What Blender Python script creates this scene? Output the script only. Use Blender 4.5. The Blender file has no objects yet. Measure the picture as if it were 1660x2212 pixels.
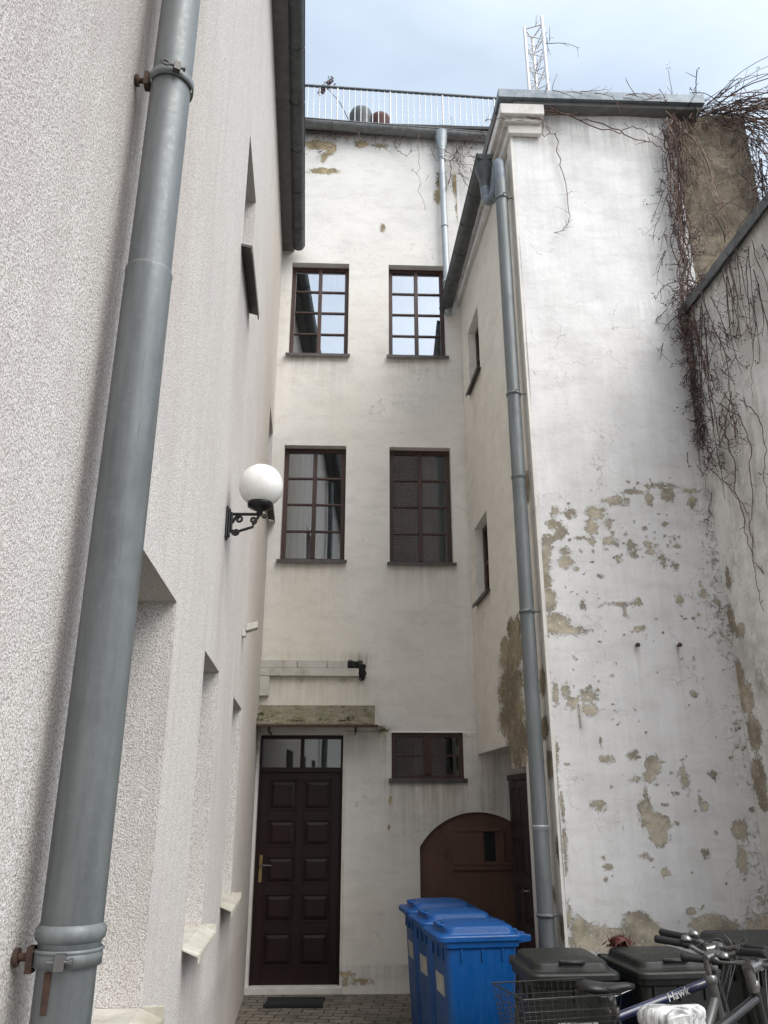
import bpy, bmesh, math, random
import numpy as np
from math import sin, cos, pi, radians, sqrt, atan2, exp
from mathutils import Vector, Matrix, noise as mn
random.seed(7)
sc = bpy.context.scene
col = sc.collection

# ------------------------------------------------------------------ camera
PITCH = radians(19.95); EYE = 1.75; FPX = 1745.0
cd = bpy.data.cameras.new('camera'); cam = bpy.data.objects.new('camera', cd); col.objects.link(cam)
cd.sensor_fit = 'VERTICAL'; cd.sensor_height = 36.0; cd.sensor_width = 27.0
cd.lens = FPX/2212*36; cd.clip_start = 0.05; cd.clip_end = 500
cam.location = (0, 0, EYE); cam.rotation_euler = (pi/2+PITCH, 0, 0)
sc.camera = cam

# ------------------------------------------------------------------ world, sun, exposure
SUN_EL, SUN_AZ = 48.0, 132.0      # azimuth clockwise from +Y: behind the camera, to the right
w = bpy.data.worlds.new('World'); sc.world = w; w.use_nodes = True
nt = w.node_tree; nt.nodes.clear()
def wn(t): return nt.nodes.new(t)
out = wn('ShaderNodeOutputWorld'); bg = wn('ShaderNodeBackground'); sky = wn('ShaderNodeTexSky')
sky.sky_type = 'NISHITA'; sky.sun_disc = False
sky.sun_elevation = radians(SUN_EL); sky.sun_rotation = radians(SUN_AZ)
tc = wn('ShaderNodeTexCoord'); mp = wn('ShaderNodeMapping'); nz = wn('ShaderNodeTexNoise'); rp = wn('ShaderNodeValToRGB')
mp.inputs['Scale'].default_value = (1.0, 1.6, 2.6)
mp.inputs['Location'].default_value = (0.35, 0.2, 0.1)
nt.links.new(tc.outputs['Generated'], mp.inputs[0]); nt.links.new(mp.outputs[0], nz.inputs['Vector'])
nz.inputs['Scale'].default_value = 1.7; nz.inputs['Detail'].default_value = 6; nz.inputs['Roughness'].default_value = .5
rp.color_ramp.elements[0].position = .3; rp.color_ramp.elements[0].color = (.5, .5, .5, 1)
rp.color_ramp.elements[1].position = .68; rp.color_ramp.elements[1].color = (1, 1, 1, 1)
nt.links.new(nz.outputs['Fac'], rp.inputs[0])
# the overcast is brighter on the side of the hidden sun
dt = wn('ShaderNodeVectorMath'); dt.operation = 'DOT_PRODUCT'
nt.links.new(tc.outputs['Generated'], dt.inputs[0]); dt.inputs[1].default_value = (0.38, -0.42, 0.82)
mr = wn('ShaderNodeMapRange'); mr.inputs['From Min'].default_value = .38; mr.inputs['From Max'].default_value = 1.0
mr.inputs['To Min'].default_value = 5.4; mr.inputs['To Max'].default_value = 15.0
nt.links.new(dt.outputs['Value'], mr.inputs['Value'])
cl = wn('ShaderNodeVectorMath'); cl.operation = 'SCALE'; 
tn = wn('ShaderNodeMix'); tn.data_type = 'RGBA'; tn.inputs[6].default_value = (.80, .94, 1.10, 1); tn.inputs[7].default_value = (.98, 1.0, 1.02, 1)
tm = wn('ShaderNodeMapRange'); tm.inputs['From Min'].default_value = .35; tm.inputs['From Max'].default_value = .9
nt.links.new(dt.outputs['Value'], tm.inputs['Value']); nt.links.new(tm.outputs[0], tn.inputs[0]); nt.links.new(tn.outputs[2], cl.inputs[0])
nt.links.new(mr.outputs[0], cl.inputs['Scale'])
mx = wn('ShaderNodeMix'); mx.data_type = 'RGBA'
nt.links.new(rp.outputs[0], mx.inputs[0]); nt.links.new(sky.outputs[0], mx.inputs[6]); nt.links.new(cl.outputs[0], mx.inputs[7])
nt.links.new(mx.outputs[2], bg.inputs[0]); bg.inputs[1].default_value = .10
nt.links.new(bg.outputs[0], out.inputs[0])
sd = bpy.data.lights.new('sun', 'SUN'); sd.energy = 1.6; sd.angle = radians(40); sd.color = (1, .96, .9)
sun = bpy.data.objects.new('sun', sd); col.objects.link(sun)
el, az = radians(SUN_EL), radians(SUN_AZ)
sdir = Vector((sin(az)*cos(el), cos(az)*cos(el), sin(el)))
sun.rotation_euler = sdir.to_track_quat('Z', 'Y').to_euler(); sun.location = (0, -4, 20)
sc.view_settings.view_transform = 'Standard'; sc.view_settings.look = 'None'
sc.view_settings.gamma = 1; sc.view_settings.use_curve_mapping = False
sc.view_settings.exposure = 0.86
sc.cycles.max_bounces = 12; sc.cycles.diffuse_bounces = 8

# ------------------------------------------------------------------ helpers
V = Vector
class MB:
    def __init__(s): s.v = []; s.f = []; s.sm = []
    def add(s, vs, fs, smooth=False):
        o = len(s.v); s.v += [tuple(p) for p in vs]
        for f in fs: s.f.append(tuple(i+o for i in f)); s.sm.append(smooth)
        return s
    def hexa(s, p):   # 8 pts: bottom loop, top loop
        return s.add(p, [(0,3,2,1),(4,5,6,7),(0,1,5,4),(1,2,6,5),(2,3,7,6),(3,0,4,7)])
    def box(s, a, b):
        x0,y0,z0 = a; x1,y1,z1 = b
        return s.hexa([(x0,y0,z0),(x1,y0,z0),(x1,y1,z0),(x0,y1,z0),(x0,y0,z1),(x1,y0,z1),(x1,y1,z1),(x0,y1,z1)])
    def wbox(s, P, u0, u1, z0, z1, n0, n1):   # box in a wall's frame
        return s.hexa([P(u0,z0,n0),P(u1,z0,n0),P(u1,z0,n1),P(u0,z0,n1),P(u0,z1,n0),P(u1,z1,n0),P(u1,z1,n1),P(u0,z1,n1)])
    def tube(s, pts, r, n=8, closed=False, caps=True):
        pts = [V(p) for p in pts]; m = len(pts)
        rs = r if isinstance(r, (list, tuple)) else [r]*m
        tg = []
        for i in range(m):
            if closed: d = pts[(i+1) % m]-pts[i-1]
            else: d = pts[min(i+1, m-1)]-pts[max(i-1, 0)]
            tg.append(d.normalized() if d.length > 1e-9 else V((0,0,1)))
        t0 = tg[0]; nrm = t0.cross(V((0,0,1)) if abs(t0.z) < .9 else V((1,0,0))).normalized()
        vs = []
        for i in range(m):
            t = tg[i]; nrm = (nrm - t*nrm.dot(t))
            nrm = nrm.normalized() if nrm.length > 1e-6 else t.orthogonal().normalized()
            b = t.cross(nrm)
            for k in range(n):
                a = 2*pi*k/n; vs.append(pts[i]+(nrm*cos(a)+b*sin(a))*rs[i])
        fs = []
        for i in range(m if closed else m-1):
            j = (i+1) % m
            for k in range(n):
                k2 = (k+1) % n; fs.append((i*n+k, i*n+k2, j*n+k2, j*n+k))
        s.add(vs, fs, True)
        if caps and not closed:
            s.add(vs[:n], [tuple(reversed(range(n)))]); s.add(vs[-n:], [tuple(range(n))])
        return s
    def lathe(s, c, prof, n=24, ax=V((0,0,1))):
        c = V(c); ax = V(ax).normalized(); a1 = ax.orthogonal().normalized(); a2 = ax.cross(a1)
        vs = []
        for (r, h) in prof:
            for k in range(n):
                a = 2*pi*k/n; vs.append(c+ax*h+(a1*cos(a)+a2*sin(a))*max(r, 1e-5))
        fs = []
        for i in range(len(prof)-1):
            for k in range(n):
                k2 = (k+1) % n; fs.append((i*n+k, i*n+k2, (i+1)*n+k2, (i+1)*n+k))
        return s.add(vs, fs, True)
    def build(s, name, mat, parent=None, bevel=0, local=False, autosm=False, xf=None):
        me = bpy.data.meshes.new(name)
        off = V((0,0,0))
        if parent is not None and not local:
            q = parent
            while q is not None: off += q.location; q = q.parent
        vs = s.v
        if xf is not None: vs = [tuple(xf @ V(p)) for p in vs]
        me.from_pydata([(p[0]-off.x, p[1]-off.y, p[2]-off.z) for p in vs], [], s.f)
        me.polygons.foreach_set('use_smooth', s.sm)
        me.materials.append(mat); me.update()
        bm = bmesh.new(); bm.from_mesh(me); bmesh.ops.recalc_face_normals(bm, faces=bm.faces); bm.to_mesh(me); bm.free()
        o = bpy.data.objects.new(name, me); col.objects.link(o)
        if parent is not None: o.parent = parent
        if bevel:
            b = o.modifiers.new('bevel', 'BEVEL'); b.width = bevel; b.segments = 2; b.limit_method = 'ANGLE'; b.angle_limit = radians(40)
        return o
def tag(o, label=None, cat=None, group=None, kind=None):
    if label: o['label'] = label
    if cat: o['category'] = cat
    if group: o['group'] = group
    if kind: o['kind'] = kind
    return o
def empty(name, loc, label, cat, group=None):
    o = bpy.data.objects.new(name, None); col.objects.link(o); o.location = loc; o.empty_display_size = .1
    return tag(o, label, cat, group)
def copy_tree(o, parent=None):
    c = o.copy(); col.objects.link(c); c.parent = parent
    for ch in list(o.children): copy_tree(ch, c)
    return c

# wall planes: origin on the ground, horizontal direction, normal towards the yard
UD = V((sin(radians(-5.15)), cos(radians(-5.15)), 0)); UB = V((cos(radians(2.16)), sin(radians(2.16)), 0))
class Plane:
    def __init__(s, o, u, n): s.o = V(o); s.u = u; s.n = n
    def __call__(s, u, z, n=0): return s.o+s.u*u+s.n*n+V((0, 0, z))
    def at(s, px, py, n=0):      # the point of this wall a picture position falls on -> (u, z)
        v = -(py-1106); r = V((px-830, FPX*cos(PITCH)-v*sin(PITCH), FPX*sin(PITCH)+v*cos(PITCH)))
        o = s.o+s.n*n; t = o.dot(s.n)/r.dot(s.n); p = r*t
        return (p-o).dot(s.u), p.z+EYE
    def w(s, px, py, n=0):
        u, z = s.at(px, py, n); return s(u, z, n)
BL = V((-1.3727, 9.0730, 0))
PL = Plane(BL, UD, V((UD.y, -UD.x, 0)))
PB = Plane(BL, UB, V((UB.y, -UB.x, 0)))
PS = Plane(V((1.013, 9.163, 0)), UD, V((-UD.y, UD.x, 0)))
PF = Plane(V((1.275, 6.260, 0)), UB, V((UB.y, -UB.x, 0)))
PR = Plane(V((2.730, 6.315, 0)), UD, V((-UD.y, UD.x, 0)))

# ------------------------------------------------------------------ materials
class NM:
    def __init__(s, name):
        s.m = bpy.data.materials.new(name); s.m.use_nodes = True; s.t = s.m.node_tree
        s.b = s.t.nodes['Principled BSDF']; s.out = s.t.nodes['Material Output']
        g = s.t.nodes.new('ShaderNodeNewGeometry'); s.pos = g.outputs['Position']
        c = s.t.nodes.new('ShaderNodeTexCoord'); s.obj = c.outputs['Object']
    def L(s, a, b): s.t.links.new(a, b)
    def put(s, sock, v):
        if isinstance(v, bpy.types.NodeSocket): s.L(v, sock)
        else: sock.default_value = v
    def noise(s, scale, detail=4, rough=.5, vec=None, stretch=None, dist=0, off=None):
        n = s.t.nodes.new('ShaderNodeTexNoise'); n.inputs['Scale'].default_value = scale; n.inputs['Detail'].default_value = detail
        n.inputs['Roughness'].default_value = rough; n.inputs['Distortion'].default_value = dist
        v = vec or s.pos
        if stretch or off:
            m = s.t.nodes.new('ShaderNodeMapping'); m.inputs['Scale'].default_value = stretch or (1,1,1)
            if off: m.inputs['Location'].default_value = off
            s.L(v, m.inputs[0]); v = m.outputs[0]
        s.L(v, n.inputs['Vector']); return n.outputs['Fac']
    def vor(s, scale, feature='F1', vec=None):
        n = s.t.nodes.new('ShaderNodeTexVoronoi'); n.feature = feature; n.inputs['Scale'].default_value = scale
        s.L(vec or s.pos, n.inputs['Vector']); return n.outputs['Distance']
    def ramp(s, fac, stops):
        r = s.t.nodes.new('ShaderNodeValToRGB'); e = r.color_ramp.elements
        while len(e) < len(stops): e.new(.5)
        for x, (p, c) in zip(e, stops):
            x.position = p; x.color = (c, c, c, 1) if not isinstance(c, tuple) else (*c, 1)
        s.L(fac, r.inputs[0]); return r.outputs[0]
    def mr(s, fac, a, b, c=0., d=1., smooth=False):
        n = s.t.nodes.new('ShaderNodeMapRange'); n.clamp = True
        if smooth: n.interpolation_type = 'SMOOTHSTEP'
        s.L(fac, n.inputs['Value'])
        for k, v in zip(('From Min', 'From Max', 'To Min', 'To Max'), (a, b, c, d)): n.inputs[k].default_value = v
        return n.outputs[0]
    def mix(s, fac, a, b, mode='MIX'):
        n = s.t.nodes.new('ShaderNodeMix'); n.data_type = 'RGBA'; n.blend_type = mode
        s.put(n.inputs[0], fac)
        for k, v in ((6, a), (7, b)):
            s.put(n.inputs[k], (*v, 1) if isinstance(v, tuple) else v)
        return n.outputs[2]
    def math(s, op, a, b=0., c=0.):
        n = s.t.nodes.new('ShaderNodeMath'); n.operation = op
        for i, v in enumerate((a, b, c)): s.put(n.inputs[i], v)
        return n.outputs[0]
    def attr(s, name):
        n = s.t.nodes.new('ShaderNodeAttribute'); n.attribute_name = name; return n.outputs['Fac']
    def bump(s, h, dist=.01, strength=1., prev=None):
        n = s.t.nodes.new('ShaderNodeBump'); n.inputs['Distance'].default_value = dist; n.inputs['Strength'].default_value = strength
        s.L(h, n.inputs['Height'])
        if prev is not None: s.L(prev, n.inputs['Normal'])
        return n.outputs[0]
    def fin(s, color, rough=.8, normal=None, metal=0., spec=None):
        s.put(s.b.inputs['Base Color'], (*color, 1) if isinstance(color, tuple) else color)
        s.put(s.b.inputs['Roughness'], rough); s.put(s.b.inputs['Metallic'], metal)
        if normal is not None: s.L(normal, s.b.inputs['Normal'])
        if spec is not None: s.b.inputs['Specular IOR Level'].default_value = spec
        return s.m
M = {}
def plaster(name, base=(.72, .705, .68), warm=(.66, .61, .52), under=(.30, .25, .185), moldy=False, coarse=0.):
    k = NM(name)
    big = k.noise(.55, 5, .6); mid = k.noise(2.6, 6, .65); fine = k.noise(22, 8, .7)
    c = k.mix(k.mr(mid, .38, .68), base, tuple(x*.90 for x in base))
    c = k.mix(k.math('MULTIPLY', k.mr(big, .45, .7), .5), c, warm)
    # cloudy grey dirt, laid in horizontal smears by the trowel
    sm = k.noise(3.2, 7, .68, stretch=(1, 1, 2.6), off=(3, 1, 7))
    c = k.mix(k.math('MULTIPLY', k.mr(sm, .47, .72), .42), c, (.50, .49, .48))
    dn_ = k.noise(1.4, 4, .6, off=(2, 2, 2)); cv = k.t.nodes.new('ShaderNodeVectorMath'); cv.operation = 'ADD'; sv = k.t.nodes.new('ShaderNodeTexNoise'); sv.inputs['Scale'].default_value = 2.5; sv.inputs['Detail'].default_value = 6; k.L(k.pos, sv.inputs['Vector']); k.L(k.pos, cv.inputs[0]); k.L(sv.outputs['Color'], cv.inputs[1])
    cr = k.math('MULTIPLY', k.mr(k.vor(1.1, 'DISTANCE_TO_EDGE', cv.outputs[0]), .0, .006, 1, 0), k.mr(dn_, .5, .6))
    c = k.mix(k.math('MULTIPLY', cr, .6), c, (.25, .23, .20))
    # rain streaks
    stn = k.attr('stain')
    st = k.noise(9, 5, .6, stretch=(1.6, 1.6, .10)); st2 = k.noise(30, 4, .6, stretch=(1.4, 1.4, .05))
    sf = k.math('MULTIPLY', stn, k.math('ADD', k.mr(st, .35, .65, 0, .75), k.mr(st2, .45, .65, 0, .35)))
    c = k.mix(sf, c, (.20, .18, .14))
    c = k.mix(k.math('MULTIPLY', k.attr('warm'), .75), c, (.60, .52, .36))
    c = k.mix(k.math('MULTIPLY', k.attr('moss'), k.mr(k.noise(14, 5, .6), .35, .6)), c, (.10, .105, .035))
    if moldy:
        mo = k.noise(2.1, 8, .72, stretch=(1, 1, .8), off=(5, 5, 5))
        c = k.mix(k.math('MULTIPLY', k.mr(mo, .47, .66), .62), c, (.21, .195, .165))
    # hairline pits and crazing
    pit = k.noise(55, 3, .6); c = k.mix(k.math('MULTIPLY', k.mr(pit, .64, .72), .35), c, (.30, .28, .25))
    # peeled paint
    pa = k.attr('peel')
    nn = k.math('ADD', k.math('ADD', k.math('MULTIPLY', k.math('SUBTRACT', k.noise(17, 9, .78, dist=.8), .5), 1.7), k.math('MULTIPLY', k.math('SUBTRACT', k.noise(58, 5, .7), .5), .75)), pa)
    mk = k.mr(nn, .5, .53)
    rim = k.math('MULTIPLY', k.mr(nn, .38, .48), k.math('SUBTRACT', 1., mk))
    uc = k.mix(k.mr(k.noise(11, 6, .7), .35, .65), under, tuple(x*1.35 for x in under))
    uc = k.mix(k.math('MULTIPLY', k.mr(k.noise(4, 3, .6), .5, .66), .6), uc, (.22, .215, .12))
    uc = k.mix(k.mr(k.noise(3.3, 4, .6, off=(2, 8, 1)), .42, .58), uc, tuple(x*.62 for x in under))
    c = k.mix(k.math('MULTIPLY', rim, .55), c, (.80, .80, .76))
    c = k.mix(k.math('MULTIPLY', rim, k.mr(k.noise(70, 4, .7), .5, .6, 0, .45)), c, (.42, .39, .34))
    fl = k.mr(k.noise(34, 6, .75, off=(1, 5, 3)), .60, .635, 1, .12); uc = k.mix(k.mr(k.noise(48, 5, .7), .52, .68, 0, .6), uc, tuple(x*.5 for x in under))
    c = k.mix(k.math('MULTIPLY', mk, fl), c, uc)
    b = k.bump(mid, .02, .35)
    b = k.bump(k.math('ADD', fine, k.math('MULTIPLY', k.noise(90, 4, .6), .4)), .005+coarse, .65, b)
    b = k.bump(k.math('SUBTRACT', k.math('MULTIPLY', rim, .35), mk), .006, .8, b)
    M[name] = k.fin(c, .9, b, spec=.25); return M[name]
plaster('plaster_front', base=(.80, .80, .80), warm=(.72, .71, .68), under=(.45, .40, .315))
plaster('plaster_back', base=(.80, .785, .76), warm=(.75, .71, .63), under=(.42, .33, .20))
plaster('plaster_side', base=(.82, .80, .76), warm=(.78, .74, .66), under=(.31, .255, .175))
plaster('plaster_mould', under=(.40, .34, .26), base=(.80, .795, .77), warm=(.70, .66, .60), moldy=True)

k = NM('roughcast')     # coarse sprayed render of the left house
g1 = k.noise(170, 3, .6); g3 = k.noise(300, 2, .5)
c = k.mix(k.mr(g1, .38, .57), (.36, .34, .32), (.84, .815, .785))
c = k.mix(k.mr(g3, .58, .72, 0, .55), c, (.25, .235, .23))
big = k.noise(1.1, 5, .6); c = k.mix(k.mr(big, .42, .7, 0, .35), c, (.55, .50, .50))
st = k.noise(7, 6, .62, stretch=(1.2, 1.2, .09)); c = k.mix(k.mr(st, .46, .70, 0, .34), c, (.48, .43, .41)); c = k.mix(k.mr(k.noise(.5, 6, .7, off=(3, 3, 3)), .5, .68, 0, .35), c, (.52, .46, .45))
c = k.mix(k.math('MULTIPLY', k.attr('stain'), k.mr(k.noise(26, 4, .6, stretch=(1, 1, .12)), .25, .6, .35, 1)), c, (.21, .17, .165))
c = k.mix(k.math('MULTIPLY', k.attr('warm'), .6), c, (.52, .44, .33))
h = k.math('ADD', k.math('MULTIPLY', g1, 1.2), k.math('MULTIPLY', g3, .5))
M['roughcast'] = k.fin(c, .92, k.bump(h, .0055, .85, k.bump(big, .03, .3)), spec=.2)

k = NM('rough_beige')
a = k.noise(7, 10, .8, dist=1.2); b_ = k.noise(2, 5, .6); f_ = k.noise(30, 8, .75)
c = k.mix(k.mr(a, .33, .6), (.25, .205, .155), (.62, .53, .40)); c = k.mix(k.mr(b_, .5, .7, 0, .5), c, (.22, .20, .16))
c = k.mix(k.mr(f_, .55, .7, 0, .5), c, (.10, .085, .07))
M['rough_beige'] = k.fin(c, .95, k.bump(a, .09, 1., k.bump(f_, .02, .8)), spec=.2)

def zinc(name, c1, c2, rough=.45, metal=.45, streak=True):
    k = NM(name); n = k.noise(14, 6, .65, stretch=(1, 1, .12) if streak else None); n2 = k.noise(60, 5, .7); n3 = k.noise(3, 4, .6)
    c = k.mix(k.mr(n, .38, .64), c1, c2); c = k.mix(k.mr(n2, .5, .72, 0, .22), c, tuple(min(1, x*1.5) for x in c2))
    c = k.mix(k.mr(n3, .52, .7, 0, .5), c, tuple(x*.6 for x in c1))
    line = k.noise(38, 7, .7, stretch=(1, 1, .03)); c = k.mix(k.mr(line, .62, .70, 0, .7), c, tuple(x*.45 for x in c1))
    M[name] = k.fin(c, k.mr(n2, .3, .7, rough-.08, rough+.15), k.bump(n2, .0012, .35), metal)
zinc('zinc_pipe', (.125, .140, .145), (.19, .208, .212), .5, .25)
zinc('zinc_light', (.30, .33, .35), (.42, .45, .47), .45, .4)
zinc('zinc_dark', (.060, .066, .068), (.10, .108, .11), .5, .3, False)
zinc('zinc_flash', (.14, .17, .20), (.22, .25, .28), .5, .3, False)
zinc('zinc_gutter', (.16, .165, .165), (.24, .245, .24), .5, .3, False)

def simple(name, c, rough=.5, metal=0., var=.25, scale=12, bump=.0, bs=60, dirt=None, spec=None, coat=0, stretch=None):
    k = NM(name); n = k.noise(scale, 6, .65, vec=k.obj, stretch=stretch)
    cc = k.mix(k.mr(n, .35, .68), tuple(x*(1-var) for x in c), tuple(min(1, x*(1+var)) for x in c))
    if dirt:
        cc = k.mix(k.mr(k.noise(scale*.6, 8, .75, vec=k.obj, off=(9, 3, 1)), .5, .72, 0, dirt[1]), cc, dirt[0])
    nb = k.bump(k.noise(bs, 5, .6, vec=k.obj), bump, .8) if bump else None
    M[name] = k.fin(cc, k.mr(n, .3, .7, max(.02, rough-.08), min(1, rough+.12)), nb, metal, spec)
    if coat: k.b.inputs['Coat Weight'].default_value = coat
    return M[name]
simple('brown_wood', (.052, .024, .018), .45, var=.35, scale=9, bump=.002, bs=80, stretch=(1, 1, .15))
simple('door_wood', (.014, .0046, .0044), .42, var=.3, scale=8, bump=.0015, bs=40, stretch=(1, 1, .1), spec=.35)
simple('dusk_wood', (.045, .030, .032), .55, var=.3, scale=8, bump=.002, bs=60, stretch=(1, 1, .1), dirt=((.10, .09, .09), .5))
simple('arch_paint', (.115, .060, .042), .6, var=.22, scale=5, bump=.0015, bs=30, stretch=(1, 1, .12), dirt=((.022, .012, .010), .5))
simple('rust', (.06, .032, .022), .8, var=.5, scale=40, bump=.002)
simple('black_iron', (.008, .008, .009), .4, .2, var=.2, bump=.001)
simple('black_dark', (.006, .006, .007), .8)
simple('brass', (.34, .24, .11), .35, .8)
simple('steel', (.24, .24, .24), .3, .9, var=.15)
simple('alu', (.72, .70, .69), .45, .3, var=.1, scale=20)
simple('sill_metal', (.085, .08, .078), .5, .3, var=.3, dirt=((.16, .14, .10), .5))
simple('sill_white', (.55, .53, .47), .5, var=.12, scale=7, dirt=((.22, .18, .10), .75))
simple('ledge_white', (.62, .60, .56), .7, var=.1, scale=6, dirt=((.30, .28, .24), .6), bump=.003, bs=30)
simple('trunking', (.50, .48, .43), .55, var=.10, scale=8, dirt=((.22, .19, .13), .85))
simple('curtain', (.21, .21, .21), .9, var=.06, scale=14, stretch=(2.5, 2.5, .1))
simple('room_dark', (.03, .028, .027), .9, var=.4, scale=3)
simple('soffit', (.14, .14, .135), .8, var=.2)
simple('cornice', (.66, .64, .61), .8, var=.12, scale=5, dirt=((.26, .23, .20), .6), bump=.003, bs=25)
simple('roof_felt', (.07, .07, .07), .9)
simple('rubber', (.012, .012, .013), .7, var=.3, bump=.001)
simple('bike_black', (.010, .010, .012), .3, coat=.5)
simple('bike_blue', (.006, .012, .06), .3, var=.6, scale=30, coat=.5)
simple('bike_grey', (.15, .153, .15), .35, .4, var=.15, dirt=((.07, .07, .065), .5))
simple('saddle_vinyl', (.014, .014, .015), .45, var=.3, bump=.001)
simple('saddle_pale', (.22, .22, .21), .5)
simple('grip_cream', (.62, .58, .50), .6, bump=.002, bs=120)
simple('letter_white', (.75, .75, .72), .5)
simple('wire', (.045, .043, .04), .45, .5)
simple('pot_dark', (.035, .045, .05), .5)
simple('pot_red', (.11, .045, .040), .7)
simple('red_leaf', (.085, .024, .020), .6, var=.4, scale=40)
simple('label_paper', (.42, .42, .38), .6, var=.25, scale=40)
simple('mat_bristle', (.012, .013, .016), .95, bump=.006, bs=220)
simple('cable_black', (.01, .011, .012), .5, dirt=((.10, .13, .11), .5))
simple('rail_dark', (.13, .14, .15), .5, .4)
simple('baluster_white', (.68, .68, .68), .45, .1)
k = NM('vine_bark'); n = k.noise(45, 4, .6)
M['vine_bark'] = k.fin(k.mix(k.mr(n, .4, .62), (.055, .030, .026), (.21, .125, .095)), .85)
k = NM('vine_pale'); n = k.noise(35, 4, .6)
M['vine_pale'] = k.fin(k.mix(k.mr(n, .4, .62), (.14, .085, .065), (.40, .31, .24)), .85)
k = NM('vine_dark'); n = k.noise(45, 4, .6)
M['vine_dark'] = k.fin(k.mix(k.mr(n, .4, .62), (.030, .020, .020), (.095, .058, .052)), .7)

def bin_mat(name, c, rough, scuff):
    k = NM(name); n = k.noise(3.5, 6, .65, vec=k.obj); n2 = k.noise(40, 6, .7, vec=k.obj, stretch=(1, 1, .2))
    cc = k.mix(k.mr(n, .35, .7), tuple(x*.85 for x in c), tuple(x*1.15 for x in c))
    cc = k.mix(k.mr(n2, .58, .74, 0, .35), cc, scuff); cc = k.mix(k.mr(k.noise(1.7, 8, .8, vec=k.obj), .52, .75, 0, .4), cc, tuple(x*.45+.02 for x in c))
    M[name] = k.fin(cc, k.mr(n2, .3, .7, rough-.1, rough+.12), k.bump(k.noise(7, 3, .5, vec=k.obj), .012, .4, k.bump(n2, .0006, .4)))
bin_mat('bin_blue', (.0, .066, .25), .40, (.02, .13, .32))
bin_mat('bin_black', (.010, .012, .010), .5, (.034, .036, .03))

def glass(name, fac, tint=(.9, .93, .95)):
    k = NM(name); t = k.t
    g = t.nodes.new('ShaderNodeBsdfGlossy'); g.inputs['Roughness'].default_value = .015; g.inputs['Color'].default_value = (*tint, 1)
    tr = t.nodes.new('ShaderNodeBsdfTransparent'); tr.inputs['Color'].default_value = (.72, .75, .74, 1)
    nb = k.bump(k.noise(1.6, 1, .4), .02, .05); k.L(nb, g.inputs['Normal'])
    ms = t.nodes.new('ShaderNodeMixShader')
    fr = t.nodes.new('ShaderNodeFresnel'); fr.inputs['IOR'].default_value = 1.5
    k.L(k.math('MAXIMUM', fr.outputs[0], fac), ms.inputs[0])
    k.L(tr.outputs[0], ms.inputs[1]); k.L(g.outputs[0], ms.inputs[2]); k.L(ms.outputs[0], k.out.inputs['Surface'])
    M[name] = k.m
glass('glass_sky', .40, (.88, .93, 1.0)); glass('glass_low', .22); glass('glass_dark', .13)

k = NM('opal'); k.fin(k.mix(k.mr(k.noise(9, 6, .7, dist=.5), .52, .75, 0, .35), (.80, .80, .78), (.50, .46, .38)), .18)
k.b.inputs['Coat Weight'].default_value = .6; k.b.inputs['Coat Roughness'].default_value = .05
k.b.inputs['Subsurface Weight'].default_value = .15; M['opal'] = k.m

k = NM('plastic_bag'); n = k.noise(9, 5, .6, vec=k.obj, dist=1.0, stretch=(1, 3.5, .7))
pb = k.b; k.fin(k.mix(k.mr(n, .4, .6), (.45, .46, .46), (.85, .86, .86)), .25, k.bump(n, .012, .7)); pb.inputs['Alpha'].default_value = 1.
k.L(k.mr(n, .36, .54, .35, .95), pb.inputs['Alpha']); M['plastic_bag'] = k.m

k = NM('canopy_moss'); n = k.noise(7, 8, .7); n2 = k.noise(30, 6, .7)
c = k.mix(k.mr(n, .42, .66), (.22, .195, .15), (.095, .092, .035)); c = k.mix(k.mr(n2, .5, .66, 0, .8), c, (.30, .27, .20)); c = k.mix(k.mr(k.noise(17, 4, .6), .62, .7), c, (.02, .015, .01))
M['canopy_moss'] = k.fin(c, .95, k.bump(n2, .012, .9))
k = NM('moss'); n = k.noise(60, 5, .7); M['moss'] = k.fin(k.mix(k.mr(n, .35, .65), (.02, .028, .008), (.10, .11, .03)), .95, k.bump(n, .02, 1.))

k = NM('paving'); t = k.t
mpn = t.nodes.new('ShaderNodeMapping'); mpn.inputs['Rotation'].default_value = (0, 0, radians(6)); k.L(k.pos, mpn.inputs[0])
dn = t.nodes.new('ShaderNodeVectorMath'); dn.operation = 'ADD'
nn_ = t.nodes.new('ShaderNodeTexNoise'); nn_.inputs['Scale'].default_value = 5; k.L(k.pos, nn_.inputs['Vector'])
ds = t.nodes.new('ShaderNodeVectorMath'); ds.operation = 'SCALE'; ds.inputs['Scale'].default_value = .03; k.L(nn_.outputs['Color'], ds.inputs[0])
k.L(mpn.outputs[0], dn.inputs[0]); k.L(ds.outputs[0], dn.inputs[1])
br = t.nodes.new('ShaderNodeTexBrick'); k.L(dn.outputs[0], br.inputs['Vector']); br.inputs['Scale'].default_value = 1.0
br.inputs['Brick Width'].default_value = .20; br.inputs['Row Height'].default_value = .11; br.inputs['Mortar Size'].default_value = .008
br.inputs['Color1'].default_value = (.24, .21, .17, 1); br.inputs['Color2'].default_value = (.16, .14, .115, 1); br.inputs['Mortar'].default_value = (.035, .032, .024, 1)
c = k.mix(k.mr(k.noise(3, 8, .75), .42, .7, 0, .7), br.outputs['Color'], (.05, .045, .035))
c = k.mix(k.mr(k.noise(1.3, 6, .7, off=(4, 4, 0)), .52, .7, 0, .6), c, (.055, .06, .03))
M['paving'] = k.fin(c, k.mr(k.noise(2, 5, .6), .35, .65, .45, .95), k.bump(k.math('SUBTRACT', k.noise(20, 6, .7), br.outputs['Fac']), .012, .8))

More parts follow.
